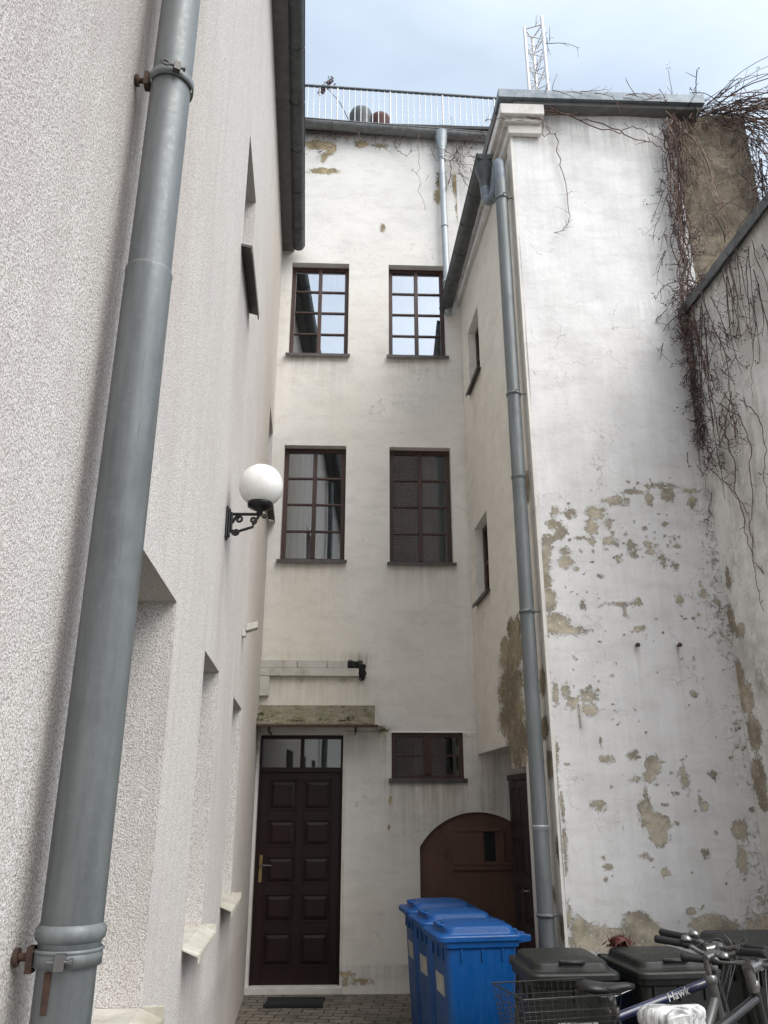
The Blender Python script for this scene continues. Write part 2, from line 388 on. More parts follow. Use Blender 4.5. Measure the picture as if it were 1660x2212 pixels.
k = NM('brick'); t = k.t; mpn = t.nodes.new('ShaderNodeMapping'); mpn.inputs['Rotation'].default_value = (radians(90), 0, 0); k.L(k.pos, mpn.inputs[0])
br = t.nodes.new('ShaderNodeTexBrick'); k.L(mpn.outputs[0], br.inputs['Vector']); br.inputs['Scale'].default_value = 1
br.inputs['Brick Width'].default_value = .25; br.inputs['Row Height'].default_value = .08; br.inputs['Mortar Size'].default_value = .014
br.inputs['Color1'].default_value = (.26, .115, .075, 1); br.inputs['Color2'].default_value = (.16, .08, .06, 1); br.inputs['Mortar'].default_value = (.42, .38, .34, 1)
M['brick'] = k.fin(k.mix(k.mr(k.noise(.8, 5, .6), .4, .7, 0, .4), br.outputs['Color'], (.10, .06, .05)), .9)

# ------------------------------------------------------------------ wall builder
def fbm(x, y, z, o=4):
    return mn.fractal(V((x, y, z)), 1.0, 2.0, o)
def blobs(P, lst, zx, zy):
    """(X, Y, rx, ry) read off an enlarged view -> ellipses in the wall's own metres"""
    r = []
    for (X, Y, rx, ry) in lst:
        rx, ry = rx*1.15, ry*1.15
        px, py = zx+.5*X, zy+.5*Y
        u, z = P.at(px, py); u2, _ = P.at(px+.5*rx, py); _, z2 = P.at(px, py+.5*ry)
        r.append((u, z, abs(u2-u), abs(z2-z)))
    return r
def ell(U, Z, bl):
    f = np.full(U.shape, -3.0)
    for (u, z, ru, rz) in bl:
        ru = max(ru, .009); rz = max(rz, .009)
        d = np.sqrt(((U-u)/ru)**2+((Z-z)/rz)**2)
        f = np.maximum(f, (1-d)*.5*np.clip(min(ru, rz)/.05, .6, 1.6))
    return np.clip(f+.5, -.6, 1.5)
def wall(name, P, u0, u1, z0, z1, mat, parent, holes=(), su=.1, sz=.1, attrs=None, nf=None, xu=(), xz=(), rev=.12):
    def lines(a, b, st, extra):
        m = max(1, int(round((b-a)/st))); base = list(np.linspace(a, b, m+1))
        ex = sorted(set(round(e, 4) for e in extra if a < e < b))
        keep = [x for x in base if x in (a, b) or all(abs(x-e) > st*.35 for e in ex)]
        return sorted(set([round(x, 5) for x in keep]+ex))
    us = lines(u0, u1, su, [h[0] for h in holes]+[h[1] for h in holes]+list(xu))
    zs = lines(z0, z1, sz, [h[2] for h in holes]+[h[3] for h in holes]+list(xz))
    U, Z = np.meshgrid(np.array(us), np.array(zs))
    N = nf(U, Z) if nf else np.zeros(U.shape)
    nu, nz_ = len(us), len(zs)
    Uf, Zf, Nf = U.ravel(), Z.ravel(), N.ravel()
    vs = [P(float(a), float(b), float(c)) for a, b, c in zip(Uf, Zf, Nf)]
    fs = []
    for j in range(nz_-1):
        zc = (zs[j]+zs[j+1])/2
        for i in range(nu-1):
            uc = (us[i]+us[i+1])/2
            if any(h[0] < uc < h[1] and h[2] < zc < h[3] for h in holes): continue
            a = j*nu+i; fs.append((a, a+1, a+nu+1, a+nu))
    av = {k_: list(np.asarray(f(Uf, Zf), dtype=float)) for k_, f in (attrs or {}).items()}
    for n_ in ('peel', 'stain', 'warm', 'moss'):
        if n_ not in av: av[n_] = [(-.6 if n_ == 'peel' else 0.)]*len(vs)
    for h in holes:
        d = h[4] if len(h) > 4 else rev
        if d <= 0: continue
        a, b, c_, e = h[:4]
        n0 = float(nf(np.array([(a+b)/2]), np.array([(c_+e)/2]))[0]) if nf else 0.
        ring = [(a, c_), (b, c_), (b, e), (a, e)]
        for q in range(4):
            p1, p2 = ring[q], ring[(q+1) % 4]; o = len(vs)
            vs += [P(*p1, n0), P(*p2, n0), P(*p2, -d), P(*p1, -d)]
            fs.append((o, o+1, o+2, o+3))
            for n_ in av: av[n_] += [(-.6 if n_ == 'peel' else .05)]*4
    off = V((0, 0, 0)) if parent is None else parent.location
    me = bpy.data.meshes.new(name); me.from_pydata([tuple(p-off) for p in vs], [], fs)
    me.materials.append(mat)
    for n_, l in av.items():
        at = me.attributes.new(n_, 'FLOAT', 'POINT'); at.data.foreach_set('value', l)
    o = bpy.data.objects.new(name, me); col.objects.link(o); o.parent = parent
    return o
def plain_attr(o, **kw):
    me = o.data
    for n_ in ('peel', 'stain', 'warm', 'moss'):
        at = me.attributes.new(n_, 'FLOAT', 'POINT'); at.data.foreach_set('value', [kw.get(n_, -.6 if n_ == 'peel' else 0.)]*len(me.vertices))
    return o
def bell(x, c, w_): return np.exp(-((x-c)/w_)**2)
def below(Z, top, ln): return np.where(Z < top, np.exp(-(top-Z)/ln), 0.)
def band(U, a, b, s=.04): return 1/(1+np.exp(-(U-a)/s))*1/(1+np.exp((U-b)/s))
def np_noise(U, Z, s, seed=0):
    return np.array([mn.noise(V((a*s+seed, b*s, seed*.37))) for a, b in zip(U.ravel(), Z.ravel())]).reshape(U.shape)

# ------------------------------------------------------------------ ground
g = MB(); g.add([(-60, -60, 0), (60, -60, 0), (60, 60, 0), (-60, 60, 0)], [(0, 1, 2, 3)])
tag(g.build('ground', M['paving']), kind='structure')

# ------------------------------------------------------------------ windows
simple('curtain_lightened', (.48, .48, .47), .9, var=.05, scale=14, stretch=(2.5, 2.5, .1))  # same curtain painted lighter to make up for the wing's shade
def window(P, u0, u1, z0, z1, n, parent, cols=2, rows=4, fw=.055, bar=.024, gm='glass_sky', wood='brown_wood', label=None, sill='sill_metal', over=.03, mull=.05, curtain=0, cmat='curtain', proj=.05, depth=.06, room=True):
    f = MB(); n1 = n-depth
    f.wbox(P, u0, u1, z0, z0+fw, n1, n); f.wbox(P, u0, u1, z1-fw, z1, n1, n)
    f.wbox(P, u0, u0+fw, z0+fw, z1-fw, n1, n); f.wbox(P, u1-fw, u1, z0+fw, z1-fw, n1, n)
    iu0, iu1, iz0, iz1 = u0+fw, u1-fw, z0+fw, z1-fw
    cw = (iu1-iu0)/cols
    for c_ in range(1, cols):
        x = iu0+cw*c_; f.wbox(P, x-mull/2, x+mull/2, iz0, iz1, n1, n+.012)
    for r_ in range(1, rows):
        z = iz0+(iz1-iz0)*r_/rows
        for c_ in range(cols):
            a = iu0+cw*c_+(mull/2 if c_ else 0); b = iu0+cw*(c_+1)-(mull/2 if c_ < cols-1 else 0)
            f.wbox(P, a, b, z-bar/2, z+bar/2, n-.035, n-.006)
    o = f.build('window', M[wood], parent, bevel=.004)
    if label: o['label'] = label
    p = MB(); p.wbox(P, iu0, iu1, iz0, iz1, n-.03, n-.024); p.build('pane', M[gm], o)
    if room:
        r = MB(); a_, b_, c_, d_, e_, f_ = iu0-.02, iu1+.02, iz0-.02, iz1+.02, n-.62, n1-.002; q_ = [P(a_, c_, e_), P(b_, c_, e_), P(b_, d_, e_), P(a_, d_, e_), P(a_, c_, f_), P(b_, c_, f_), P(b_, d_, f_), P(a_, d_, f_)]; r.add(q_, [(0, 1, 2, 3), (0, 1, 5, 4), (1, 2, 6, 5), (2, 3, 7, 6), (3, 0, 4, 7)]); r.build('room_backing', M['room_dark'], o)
    if curtain:
        cm = MB(); seg = 26
        for (a, b) in curtain:
            A = iu0+(iu1-iu0)*a; B = iu0+(iu1-iu0)*b; vs = []
            for i in range(seg+1):
                x = A+(B-A)*i/seg; dn_ = .006*sin(i*1.1)+.004*sin(i*.6)
                vs += [P(x, iz0-.01, n-.10+dn_), P(x, iz1+.01, n-.10+dn_)]
            cm.add(vs, [(2*i, 2*i+2, 2*i+3, 2*i+1) for i in range(seg)], True)
        cm.build('curtain', M[cmat], o)
    if sill:
        s = MB()
        s.hexa([P(u0-over, z0-.012, proj), P(u1+over, z0-.012, proj), P(u1+over, z0-.002, n-.01), P(u0-over, z0-.002, n-.01),
                P(u0-over, z0, proj), P(u1+over, z0, proj), P(u1+over, z0+.014, n-.01), P(u0-over, z0+.014, n-.01)])
        s.wbox(P, u0-over, u1+over, z0-.042, z0-.001, proj-.004, proj+.003)
        s.build('sill', M[sill], o)
    return o

def panel_door(P, u0, u1, z0, z1, n, parent, name='door', mat='door_wood', cols=2, rows=5, fw=.06, th=.05, label=None, louver=0):
    d = MB(); d.wbox(P, u0, u1, z0, z1, n-th, n-.012)
    # stiles and rails standing proud of the sunken panels
    st = .09; rl = .045; m_ = .075
    top, bot = .075, .16
    us = np.linspace(u0+st, u1-st, cols+1); H = (z1-z0-top-bot)
    d.wbox(P, u0, u0+st, z0, z1, n-.012, n); d.wbox(P, u1-st, u1, z0, z1, n-.012, n)
    d.wbox(P, u0+st, u1-st, z0, z0+bot, n-.012, n); d.wbox(P, u0+st, u1-st, z1-top, z1, n-.012, n)
    for c_ in range(1, cols): d.wbox(P, us[c_]-m_/2, us[c_]+m_/2, z0+bot, z1-top, n-.012, n)
    for r_ in range(1, rows):
        z = z0+bot+H*r_/rows
        for c_ in range(cols):
            a = us[c_]+(m_/2 if c_ else 0); b = us[c_+1]-(m_/2 if c_ < cols-1 else 0)
            d.wbox(P, a, b, z-rl, z+rl, n-.012, n)
    for r_ in range(rows):
        za = z0+bot+H*r_/rows+(rl if r_ else 0); zb = z0+bot+H*(r_+1)/rows-(rl if r_ < rows-1 else 0)
        for c_ in range(cols):
            a = us[c_]+(m_/2 if c_ else 0); b = us[c_+1]-(m_/2 if c_ < cols-1 else 0)
            # raised field with bevelled edge
            i1, i2 = .022, .055
            if louver and r_ == rows-1:
                for q in range(12):
                    zz = za+.02+(zb-za-.04)*q/12; d.wbox(P, a+.02, b-.02, zz, zz+.012, n-.012, n-.002)
                continue
            if b-a > 2*i2+.01 and zb-za > 2*i2+.01:
                d.hexa([P(a+i1, za+i1, n-.012), P(b-i1, za+i1, n-.012), P(b-i1, zb-i1, n-.012), P(a+i1, zb-i1, n-.012),
                        P(a+i2, za+i2, n-.001), P(b-i2, za+i2, n-.001), P(b-i2, zb-i2, n-.001), P(a+i2, zb-i2, n-.001)])
            # bolection moulding
            for (x0, x1, y0, y1) in ((a, b, za, za+.012), (a, b, zb-.012, zb), (a, a+.012, za+.012, zb-.012), (b-.012, b, za+.012, zb-.012)):
                d.wbox(P, x0, x1, y0, y1, n-.012, n+.007)
    o = d.build(name, M[mat], parent, bevel=.002)
    if label: o['label'] = label
    return o

# ------------------------------------------------------------------ BACK HOUSE
back = empty('back_house', PB(1.2, 0, 0), 'tall plastered house across the end of the yard with four brown paned windows', 'house')
wins = [(.138, .905, 7.20, 8.62), (1.436, 2.182, 7.20, 8.62), (.148, .908, 4.445, 5.925), (1.441, 2.195, 4.425, 5.92)]
low = (1.455, 2.238, 2.015, 2.496)
door_h = (.03, .93, 0.065, 2.47)
arch_h = (1.747, 2.80, 0.0, 1.70)
def B_nf(U, Z):
    n_ = np.where((Z < 2.505) & (U > .93), .018, 0.)
    return n_ + .006*np.sin(U*2.3+Z*1.1)*np.sin(Z*1.7)*(1-np.exp(-((U-1.2)/1.0)**2*0))
def B_peel(U, Z):
    b = blobs(PB, [(1370,625,50,18),(1430,640,20,26),(1400,740,55,12),(1560,622,30,14),(1655,985,10,14),(1640,630,30,8),(1400,680,12,20)], 0, 0)
    b += blobs(PB, [(250,790,18,45),(232,850,14,25),(320,800,22,50),(325,900,12,50),(370,790,16,25),(335,950,10,20)], 830, 0)
    b += blobs(PB, [(1500,1440,30,10),(1560,1475,40,10),(1490,1475,10,16)], 0, 1383)
    b += blobs(PB, [(28,690,5,18),(20,810,5,14)], 830, 1383)
    f = ell(U, Z, b)
    return np.maximum(f, -.6)
def B_stain(U, Z):
    s = .14*below(Z, .75, .3)+.55*below(Z, .25, .18)*band(U, .95, 1.8, .1)
    for (a, b, z0, z1) in wins: s += .38*band(U, a-.03, b+.03, .03)*below(Z, z0-.02, .35)
    s += .75*band(U, 1.42, 2.3, .06)*below(Z, 2.0, .35)
    s += .5*band(U, 0, 1.3, .06)*below(Z, 3.10, .35)*(Z > 2.4)
    s += .35*band(U, .95, 2.4, .05)*below(Z, 2.49, .6)
    s += .5*bell(Z, 10.75, .12)+.9*bell(U, 1.10, .11)*bell(Z, 3.25, .09)
    s += .35*bell(Z, 3.32, .06)*band(U, .1, 1.3)
    s += .22*bell(U, 2.39, .05)+.18*bell(U, 0, .06)
    return s
def B_warm(U, Z):
    return .35*bell(Z, 3.5, .7)*bell(U, .5, .7)+.25*bell(Z, 2.9, .25)*band(U, 0, 1.3, .1)+.25*below(Z, 4.4, .5)*band(U, .1, .9, .1)+.10
def B_moss(U, Z):
    m_ = 1.1*bell(Z, 2.53, .045)*bell(U, 1.36, .10)+.8*bell(U, 1.38, .035)*below(Z, 2.53, .14)
    m_ += .5*bell(Z, 2.0, .03)*band(U, 1.45, 2.2)+.6*bell(U, 0.0, .05)*bell(Z, 2.5, .4)
    m_ += .6*bell(Z, 3.05, .03)*(bell(U, .45, .05)+bell(U, .9, .08))
    return m_
wall('wall', PB, 0, 2.40, 0, 10.95, M['plaster_back'], back,
     holes=[(*h, .13) for h in wins]+[(*low, .06), (*door_h[:2], 0.0, door_h[3], .16), (arch_h[0], 2.40, arch_h[2], arch_h[3], 0)], su=.03, sz=.03,
     attrs=dict(peel=B_peel, stain=B_stain, warm=B_warm, moss=B_moss), nf=B_nf, xz=(2.498, 2.512), xu=(.92,))
# piece of the back wall seen inside the recess, with the arch cut from it
wr = wall('recess_wall', PB, 2.40, 2.84, 1.70, 2.30, M['plaster_back'], back, su=.05, sz=.05,
     attrs=dict(stain=lambda U, Z: .5+0*U), nf=lambda U, Z: .018+0*U)
(x1, y1), (x2, y2), (x3, y3) = (1.747, 1.338), (2.26, 1.673), (2.800, 1.535)
dA = 2*(x1*(y2-y3)+x2*(y3-y1)+x3*(y1-y2))
acx = ((x1*x1+y1*y1)*(y2-y3)+(x2*x2+y2*y2)*(y3-y1)+(x3*x3+y3*y3)*(y1-y2))/dA
acy = ((x1*x1+y1*y1)*(x3-x2)+(x2*x2+y2*y2)*(x1-x3)+(x3*x3+y3*y3)*(x2-x1))/dA
arr = sqrt((x1-acx)**2+(y1-acy)**2)
def arc(u, r=0): return acy+sqrt(max(0, (arr-r)**2-(u-acx)**2))
sp = MB(); N_ = 40; vs = []
for i in range(N_+1):
    u = 1.747+(2.84-1.747)*i/N_; z = min(arc(u), 1.6995)
    vs += [PB(u, z, .018), PB(u, 1.70, .018), PB(u, z, -.06)]
sp.add(vs, [(3*i, 3*i+3, 3*i+4, 3*i+1) for i in range(N_)]+[(3*i, 3*i+2, 3*i+5, 3*i+3) for i in range(N_)])
sp.add([PB(1.747, 0, .018), PB(1.747, 1.338, .018), PB(1.747, 1.338, -.06), PB(1.747, 0, -.06)], [(0, 1, 2, 3)])
plain_attr(sp.build('arch_surround', M['plaster_back'], back), stain=.35)

wl = ['upper left window with dark brown frame reflecting sky', 'upper right window with dark brown frame reflecting sky', 'middle left window with grey curtains and brick reflection', 'middle right window with grey curtains and dark frame']
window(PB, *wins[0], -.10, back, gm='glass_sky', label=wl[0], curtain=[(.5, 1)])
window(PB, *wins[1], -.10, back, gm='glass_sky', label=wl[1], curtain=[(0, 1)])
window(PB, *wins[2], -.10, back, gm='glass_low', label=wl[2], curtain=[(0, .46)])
window(PB, *wins[3], -.10, back, gm='glass_low', label=wl[3], curtain=[(.55, 1)], cmat='curtain_lightened')
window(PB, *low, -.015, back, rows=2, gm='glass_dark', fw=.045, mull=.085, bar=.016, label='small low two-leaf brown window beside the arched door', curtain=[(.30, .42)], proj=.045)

# entrance door with transom
fr = MB(); P = PB; n = -.09
fr.wbox(P, .03, .93, 2.435, 2.47, n-.06, n+.02); fr.wbox(P, .03, .055, .065, 2.435, n-.06, n+.02); fr.wbox(P, .905, .93, .065, 2.435, n-.06, n+.02)
fr.wbox(P, .055, .905, 2.085, 2.135, n-.06, n+.03); fr.wbox(P, .465, .505, 2.135, 2.435, n-.05, n+.01)
dd = panel_door(PB, .055, .905, .065, 2.085, -.085, back, label='dark red-brown entrance door with ten sunken panels')
fr.build('door_frame', M['door_wood'], dd, bevel=.003)
tp = MB(); tp.wbox(P, .055, .905, 2.135, 2.435, n-.03, n-.025); tp.build('transom_pane', M['glass_dark'], dd)
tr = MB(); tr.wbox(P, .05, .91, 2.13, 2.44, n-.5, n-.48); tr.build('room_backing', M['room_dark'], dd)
hp = MB(); hp.wbox(P, .075, .108, 1.0, 1.26, -.085, -.073); hp.build('handle_plate', M['brass'], dd, bevel=.003)
hd = MB(); hd.tube([P(.092, 1.165, -.073), P(.092, 1.165, -.035), P(.12, 1.165, -.03), P(.205, 1.162, -.03)], .008, 8); hd.build('handle', M['steel'], dd)
ts = MB(); ts.wbox(P, -.0, .955, 0, .065, -.16, .03); ts.build('doorstep', M['ledge_white'], back, bevel=.006)
db = MB(); db.wbox(P, .03, .93, .065, 2.47, -.165, -.155); db.build('door_backing', M['black_dark'], back)

# arched door
ad = MB(); vs = []; fs = []
seg = 44; U0, U1 = 1.752, 2.84
for i in range(seg+1):
    u = U0+(U1-U0)*i/seg; z = arc(u, .006) if u < 2.80 else arc(2.80, .006)-.02
    vs += [P(u, 0.02, -.02), P(u, z, -.02), P(u, 0.02, -.06), P(u, z, -.06)]
for i in range(seg):
    a = 4*i; b = 4*i+4
    # solid all across; the open hatch is a black sheet laid on top
    uc = U0+(U1-U0)*(i+.5)/seg
    fs += [(a, b, b+1, a+1), (a+2, a+3, b+3, b+2), (a+1, b+1, b+3, a+3)]
ad.add(vs, fs)
for u in (1.80, 2.03, 2.08, 2.30):   # plank joints
    pass
ado = ad.build('arched_door', M['arch_paint'], back)
ado['label'] = 'low arched brown plank door with a small sliding hatch'
aj = MB(); aj.wbox(P, 2.005, 2.035, .03, 1.56, -.021, -.012); aj.wbox(P, 1.80, 1.806, .03, 1.36, -.0205, -.018); aj.build('cover_strip', M['arch_paint'], ado)
hb = MB(); hb.wbox(P, 2.09, 2.80, 1.115, 1.165, -.02, .004); hb.wbox(P, 2.09, 2.80, 1.165, 1.185, -.02, .012)
hb.wbox(P, 2.10, 2.62, 1.49, 1.535, -.02, .004); hb.wbox(P, 2.09, 2.125, 1.185, 1.49, -.02, .002); hb.wbox(P, 2.60, 2.64, 1.185, 1.49, -.02, .004)
hb.build('hatch_frame', M['arch_paint'], ado, bevel=.003)
hs = MB(); hs.wbox(P, 2.125, 2.42, 1.185, 1.49, -.02, -.004); hs.build('hatch_shutter', M['arch_paint'], ado, bevel=.002)
ho = MB(); ho.wbox(P, 2.432, 2.545, 1.20, 1.485, -.0195, -.0165); ho.build('hatch_dark_sheet', M['black_dark'], ado)  # black sheet painted for the dark inside the half-open hatch
bk_ = MB(); bk_.wbox(PB, 1.6, 2.9, 0, 1.9, -.09, -.07); bk_.build('door_backing', M['black_dark'], back)
# attic roof, eaves gutter
ga, gb = PB(-.35, 10.93, .16), PB(3.6, 10.80, .04)
rf = MB(); rf.wbox(PB, -.4, 3.9, 10.95, 11.0, -6, .08); rf.build('roof', M['roof_felt'], back)
for (a_, b_, c_, n_) in ((-.4, 0, 8.9, -.004), (2.40, 3.9, 7.9, 0)):
    bu = MB(); bu.wbox(PB, a_, b_, c_, 10.95, -.3, n_); plain_attr(bu.build('upper_wall', M['plaster_back'], back), stain=.2)
def gutter(mb, a, b, r, seams=0, n=12, th=.006, lip=True):
    a, b = V(a), V(b); d = (b-a).normalized(); side = d.cross(V((0, 0, 1))).normalized(); up = side.cross(d)
    sec = []
    for i in range(n+1):
        t = pi*i/n; sec.append((cos(t), -sin(t)))
    vs = []; m_ = 2
    for q in (a, b):
        for (x, z) in sec: vs.append(q+side*x*r+up*z*r)
        for (x, z) in reversed(sec): vs.append(q+side*x*(r-th)+up*z*(r-th))
    k_ = 2*(n+1); fs = [(i, (i+1) % k_, (i+1) % k_+k_, i+k_) for i in range(k_)]
    mb.add(vs, fs, True)
    for q in (a, b):
        c_ = [q+side*x*r+up*z*r for (x, z) in sec]; mb.add(c_, [tuple(range(n+1))])
    for sgn in (1, -1): mb.tube([a+side*r*sgn, b+side*r*sgn], .009, 6)
def seam_rings(a, b, r, ts, parent, mat, w_=.02):
    a, b = V(a), V(b); d = (b-a).normalized(); side = d.cross(V((0, 0, 1))).normalized(); up = side.cross(d)
    for t in ts:
        q = a+(b-a)*t; m_ = MB()
        pts = [q+side*cos(pi*i/12)*(r+.004)-up*sin(pi*i/12)*(r+.004) for i in range(13)]
        m_.tube(pts, w_*.45, 6)
        m_.build('gutter_bracket', mat, parent)
gm = MB(); gutter(gm, ga, gb, .085)
go = gm.build('gutter', M['zinc_gutter'], back)
seam_rings(ga, gb, .085, (.12, .25, .38, .52, .66, .80, .92), go, M['zinc_gutter'], .012)
fb = MB(); fb.wbox(PB, -.4, 3.9, 10.84, 10.95, 0.012, .05); fb.build('fascia', M['soffit'], back)

# ------------------------------------------------------------------ terrace railing and pots on the back house
ra = V((-1.9, 9.24, 12.0)); rb_ = V((3.6, 9.69, 12.0)); rl = empty('terrace_railing', (ra+rb_)/2-V((0, 0, 1.0)), 'white baluster railing with dark handrail on the roof terrace at the back', 'railing')
t_ = MB(); t_.tube([ra, rb_], .022, 8); t_.build('handrail', M['rail_dark'], rl)
t_ = MB(); t_.tube([ra-V((0, 0, .95)), rb_-V((0, 0, .95))], .015, 8); t_.build('bottom_rail', M['rail_dark'], rl)
bar0 = None; nb_ = 62
for i in range(nb_):
    p = ra.lerp(rb_, (i+.5)/nb_)
    if bar0 is None:
        t_ = MB(); t_.tube([(0, 0, -.95), (0, 0, 0)], .0075, 6); bar0 = t_.build('baluster', M['baluster_white'], rl, local=True); b_o = bar0
    else:
        b_o = bar0.copy(); col.objects.link(b_o); b_o.parent = rl
    b_o.location = p-rl.location
    if i % 9 == 4: b_o.scale = (1.9, 1.9, 1)
pl = V((-.36, 9.75, 10.95))
pt = empty('potted_plant', pl, 'dark pot on the terrace with a leaning stalk of dark red leaves', 'potted plant')
hh = .96
t_ = MB(); t_.lathe(pl, [(.0, 0), (.16, 0), (.19, .35), (.21, .75), (.20, .86), (.16, .97), (.09, 1.03), (.0, 1.05)], 24); t_.build('pot', M['pot_dark'], pt)
t_ = MB(); tip = pl+V((-.55, -.1, 1.42)); t_.tube([pl+V((-.17, 0, .6)), pl+V((-.20, 0, .86)), pl+V((-.32, -.05, 1.12)), tip], [.008, .007, .006, .004], 6); t_.build('stem', M['vine_dark'], pt)
lf = MB()
for i in range(150):
    s_ = random.random(); c0 = tip+V((.10, 0, .16))*(s_*2-1)*.9+V([random.gauss(0, .025) for _ in range(3)])
    d = V([random.gauss(0, 1) for _ in range(3)]).normalized()*.03; e = d.orthogonal().normalized()*.012
    lf.add([c0-d, c0+e, c0+d, c0-e], [(0, 1, 2, 3)])
lf.build('leaves', M['red_leaf'], pt)
p2 = pl+V((.30, -.02, 0))
t_ = MB(); t_.lathe(p2, [(0, 0), (.10, 0), (.12, .5), (.135, .70), (.15, .78), (.15, .84), (.12, .84), (.11, .80), (0, .8)], 20)
tag(t_.build('flower_pot', M['pot_red']), 'reddish terracotta pot beside the dark pot on the roof terrace', 'flower pot')

# downpipe on the back wall
def pipe_thing(name, label, pts, r, mat, cl=(), group=None, clampdir=None, jn=(), n=20, standoff=.1):
    root = empty(name, pts[-1], label, 'downpipe', group)
    t = MB(); t.tube(pts, r, n); t.build('pipe', M[mat], root)
    for q in jn:
        j = MB(); j.lathe(q, [(r+.0005, -.10), (r+.004, -.09), (r+.0045, 0.0), (r+.007, .004), (r+.007, .014), (r+.001, .018)], n); j.build('joint', M[mat], root)
    return root
a0 = PB(2.19, 10.78, .11)
dp = pipe_thing('downpipe', 'slim light grey zinc downpipe high on the back wall between wall and gutter', [a0, PB(2.19, 10.3, .09), PB(2.21, 8.2, .09), PB(2.215, 7.8, .09)], .045, 'zinc_light')
t_ = MB(); t_.lathe(PB(2.19, 10.62, .10), [(.046, -.25), (.055, -.1), (.075, .02), (.09, .16), (.10, .2)], 18); t_.build('hopper', M['zinc_light'], dp)
for z in (10.35, 9.2, 8.3):
    t_ = MB(); t_.lathe(PB(2.20, z, .09), [(.047, -.012), (.052, -.012), (.052, .012), (.047, .012)], 16); t_.wbox(PB, 2.19, 2.20, z-.01, z+.01, 0, .05); t_.build('clamp', M['zinc_light'], dp)

# ------------------------------------------------------------------ canopy, cable ducts, mat
cn = empty('door_canopy', PB(.62, 2.55, 0), 'mossy sloping slab canopy on two hooks above the entrance door', 'canopy')
t_ = MB()
t_.hexa([PB(-.05, 2.76, 0), PB(1.275, 2.765, 0), PB(1.262, 2.535, .36), PB(-.05, 2.535, .36), PB(-.05, 2.785, 0), PB(1.275, 2.785, 0), PB(1.262, 2.560, .36), PB(-.05, 2.560, .36)])
t_.build('slab', M['canopy_moss'], cn)
t_ = MB(); t_.wbox(PB, -.05, 1.30, 2.522, 2.548, .335, .372); t_.build('front_edge', M['rust'], cn, bevel=.003)
t_ = MB(); t_.hexa([PB(1.262, 2.536, .33), PB(1.36, 2.545, .30), PB(1.36, 2.56, .02), PB(1.275, 2.755, .02), PB(1.262, 2.540, .33), PB(1.36, 2.549, .30), PB(1.36, 2.564, .02), PB(1.275, 2.759, .02)]); t_.build('side_flashing', M['ledge_white'], cn)
for u in (.15, 1.06):
    t_ = MB(); t_.wbox(PB, u-.012, u+.012, 2.47, 2.53, .30, .325); t_.wbox(PB, u-.008, u+.008, 2.47, 2.485, 0.0, .30); t_.build('bracket', M['black_iron'], cn)
t_ = MB()
for (u, nn2, s_) in ((-.02, .30, .05), (.02, .2, .05), (.0, .1, .04), (.05, .32, .03), (.43, .33, .035), (.47, .335, .03), (.50, .34, .02), (.93, .33, .04), (.98, .32, .035), (1.0, .28, .04), (.88, .34, .02), (.15, .34, .02)):
    for q in range(10):
        c0 = PB(u+random.gauss(0, s_*.6), 2.785-.225*nn2/.36+.008+random.random()*s_*.35, nn2+random.gauss(0, s_*.4)); r_ = s_*.28*random.uniform(.5, 1)
        t_.lathe(c0, [(0, -r_*.6), (r_, -r_*.2), (r_*.9, r_*.3), (0, r_*.6)], 6)
t_.build('moss_tufts', M['moss'], cn)
gpd = 'white cable ducts above the door'
def duct(u0, u1, z0, z1, d, lab):
    t = MB(); t.wbox(PB, u0, u1, z0, z1, .002, d); tag(t.build('cable_duct', M['trunking'], bevel=.004), lab, 'cable duct', gpd)
duct(.0, .400, 3.188, 3.275, .05, 'upper row of white cable duct, long left piece by the corner')
duct(.408, .735, 3.188, 3.273, .047, 'middle piece of the upper cable duct row above the door')
duct(.742, .965, 3.188, 3.270, .05, 'short right piece of the upper cable duct row beside the torn cables')
duct(.0, 1.09, 3.098, 3.184, .06, 'long lower white cable duct running under the upper row')
duct(.0, .105, 2.88, 3.094, .06, 'short upright cable duct in the corner under the long duct')
t_ = MB()
for i in range(60):
    pts = []; tt_ = random.random(); c0 = (1.0+.13*min(1, tt_*1.6)+random.gauss(0, .012), 3.235-.14*max(0, tt_-.5)*2+random.gauss(0, .014)); a = random.uniform(0, 6.28); rr = random.uniform(.012, .036)
    for q in range(9):
        an = a+q*.55; pts.append(PB(c0[0]+cos(an)*rr*(1+.2*sin(q*2.)), c0[1]+sin(an)*rr*.8, .02+.02*sin(q+i)+.012))
    t_.tube(pts, .006, 5)
t_.wbox(PB, .967, 1.09, 3.19, 3.268, .002, .012)
tag(t_.build('cable_bundle', M['cable_black']), 'tangle of black cables at the torn end of the white ducts', 'cables')
t_ = MB(); t_.box((-1.10, 8.52, .004), (-.57, 8.80, .03)); t_.box((-1.11, 8.51, .004), (-.56, 8.52, .034)); t_.box((-1.11, 8.80, .004), (-.56, 8.81, .034))
tag(t_.build('doormat', M['mat_bristle'], bevel=.004), 'black rubber doormat on the paving before the entrance door', 'doormat')

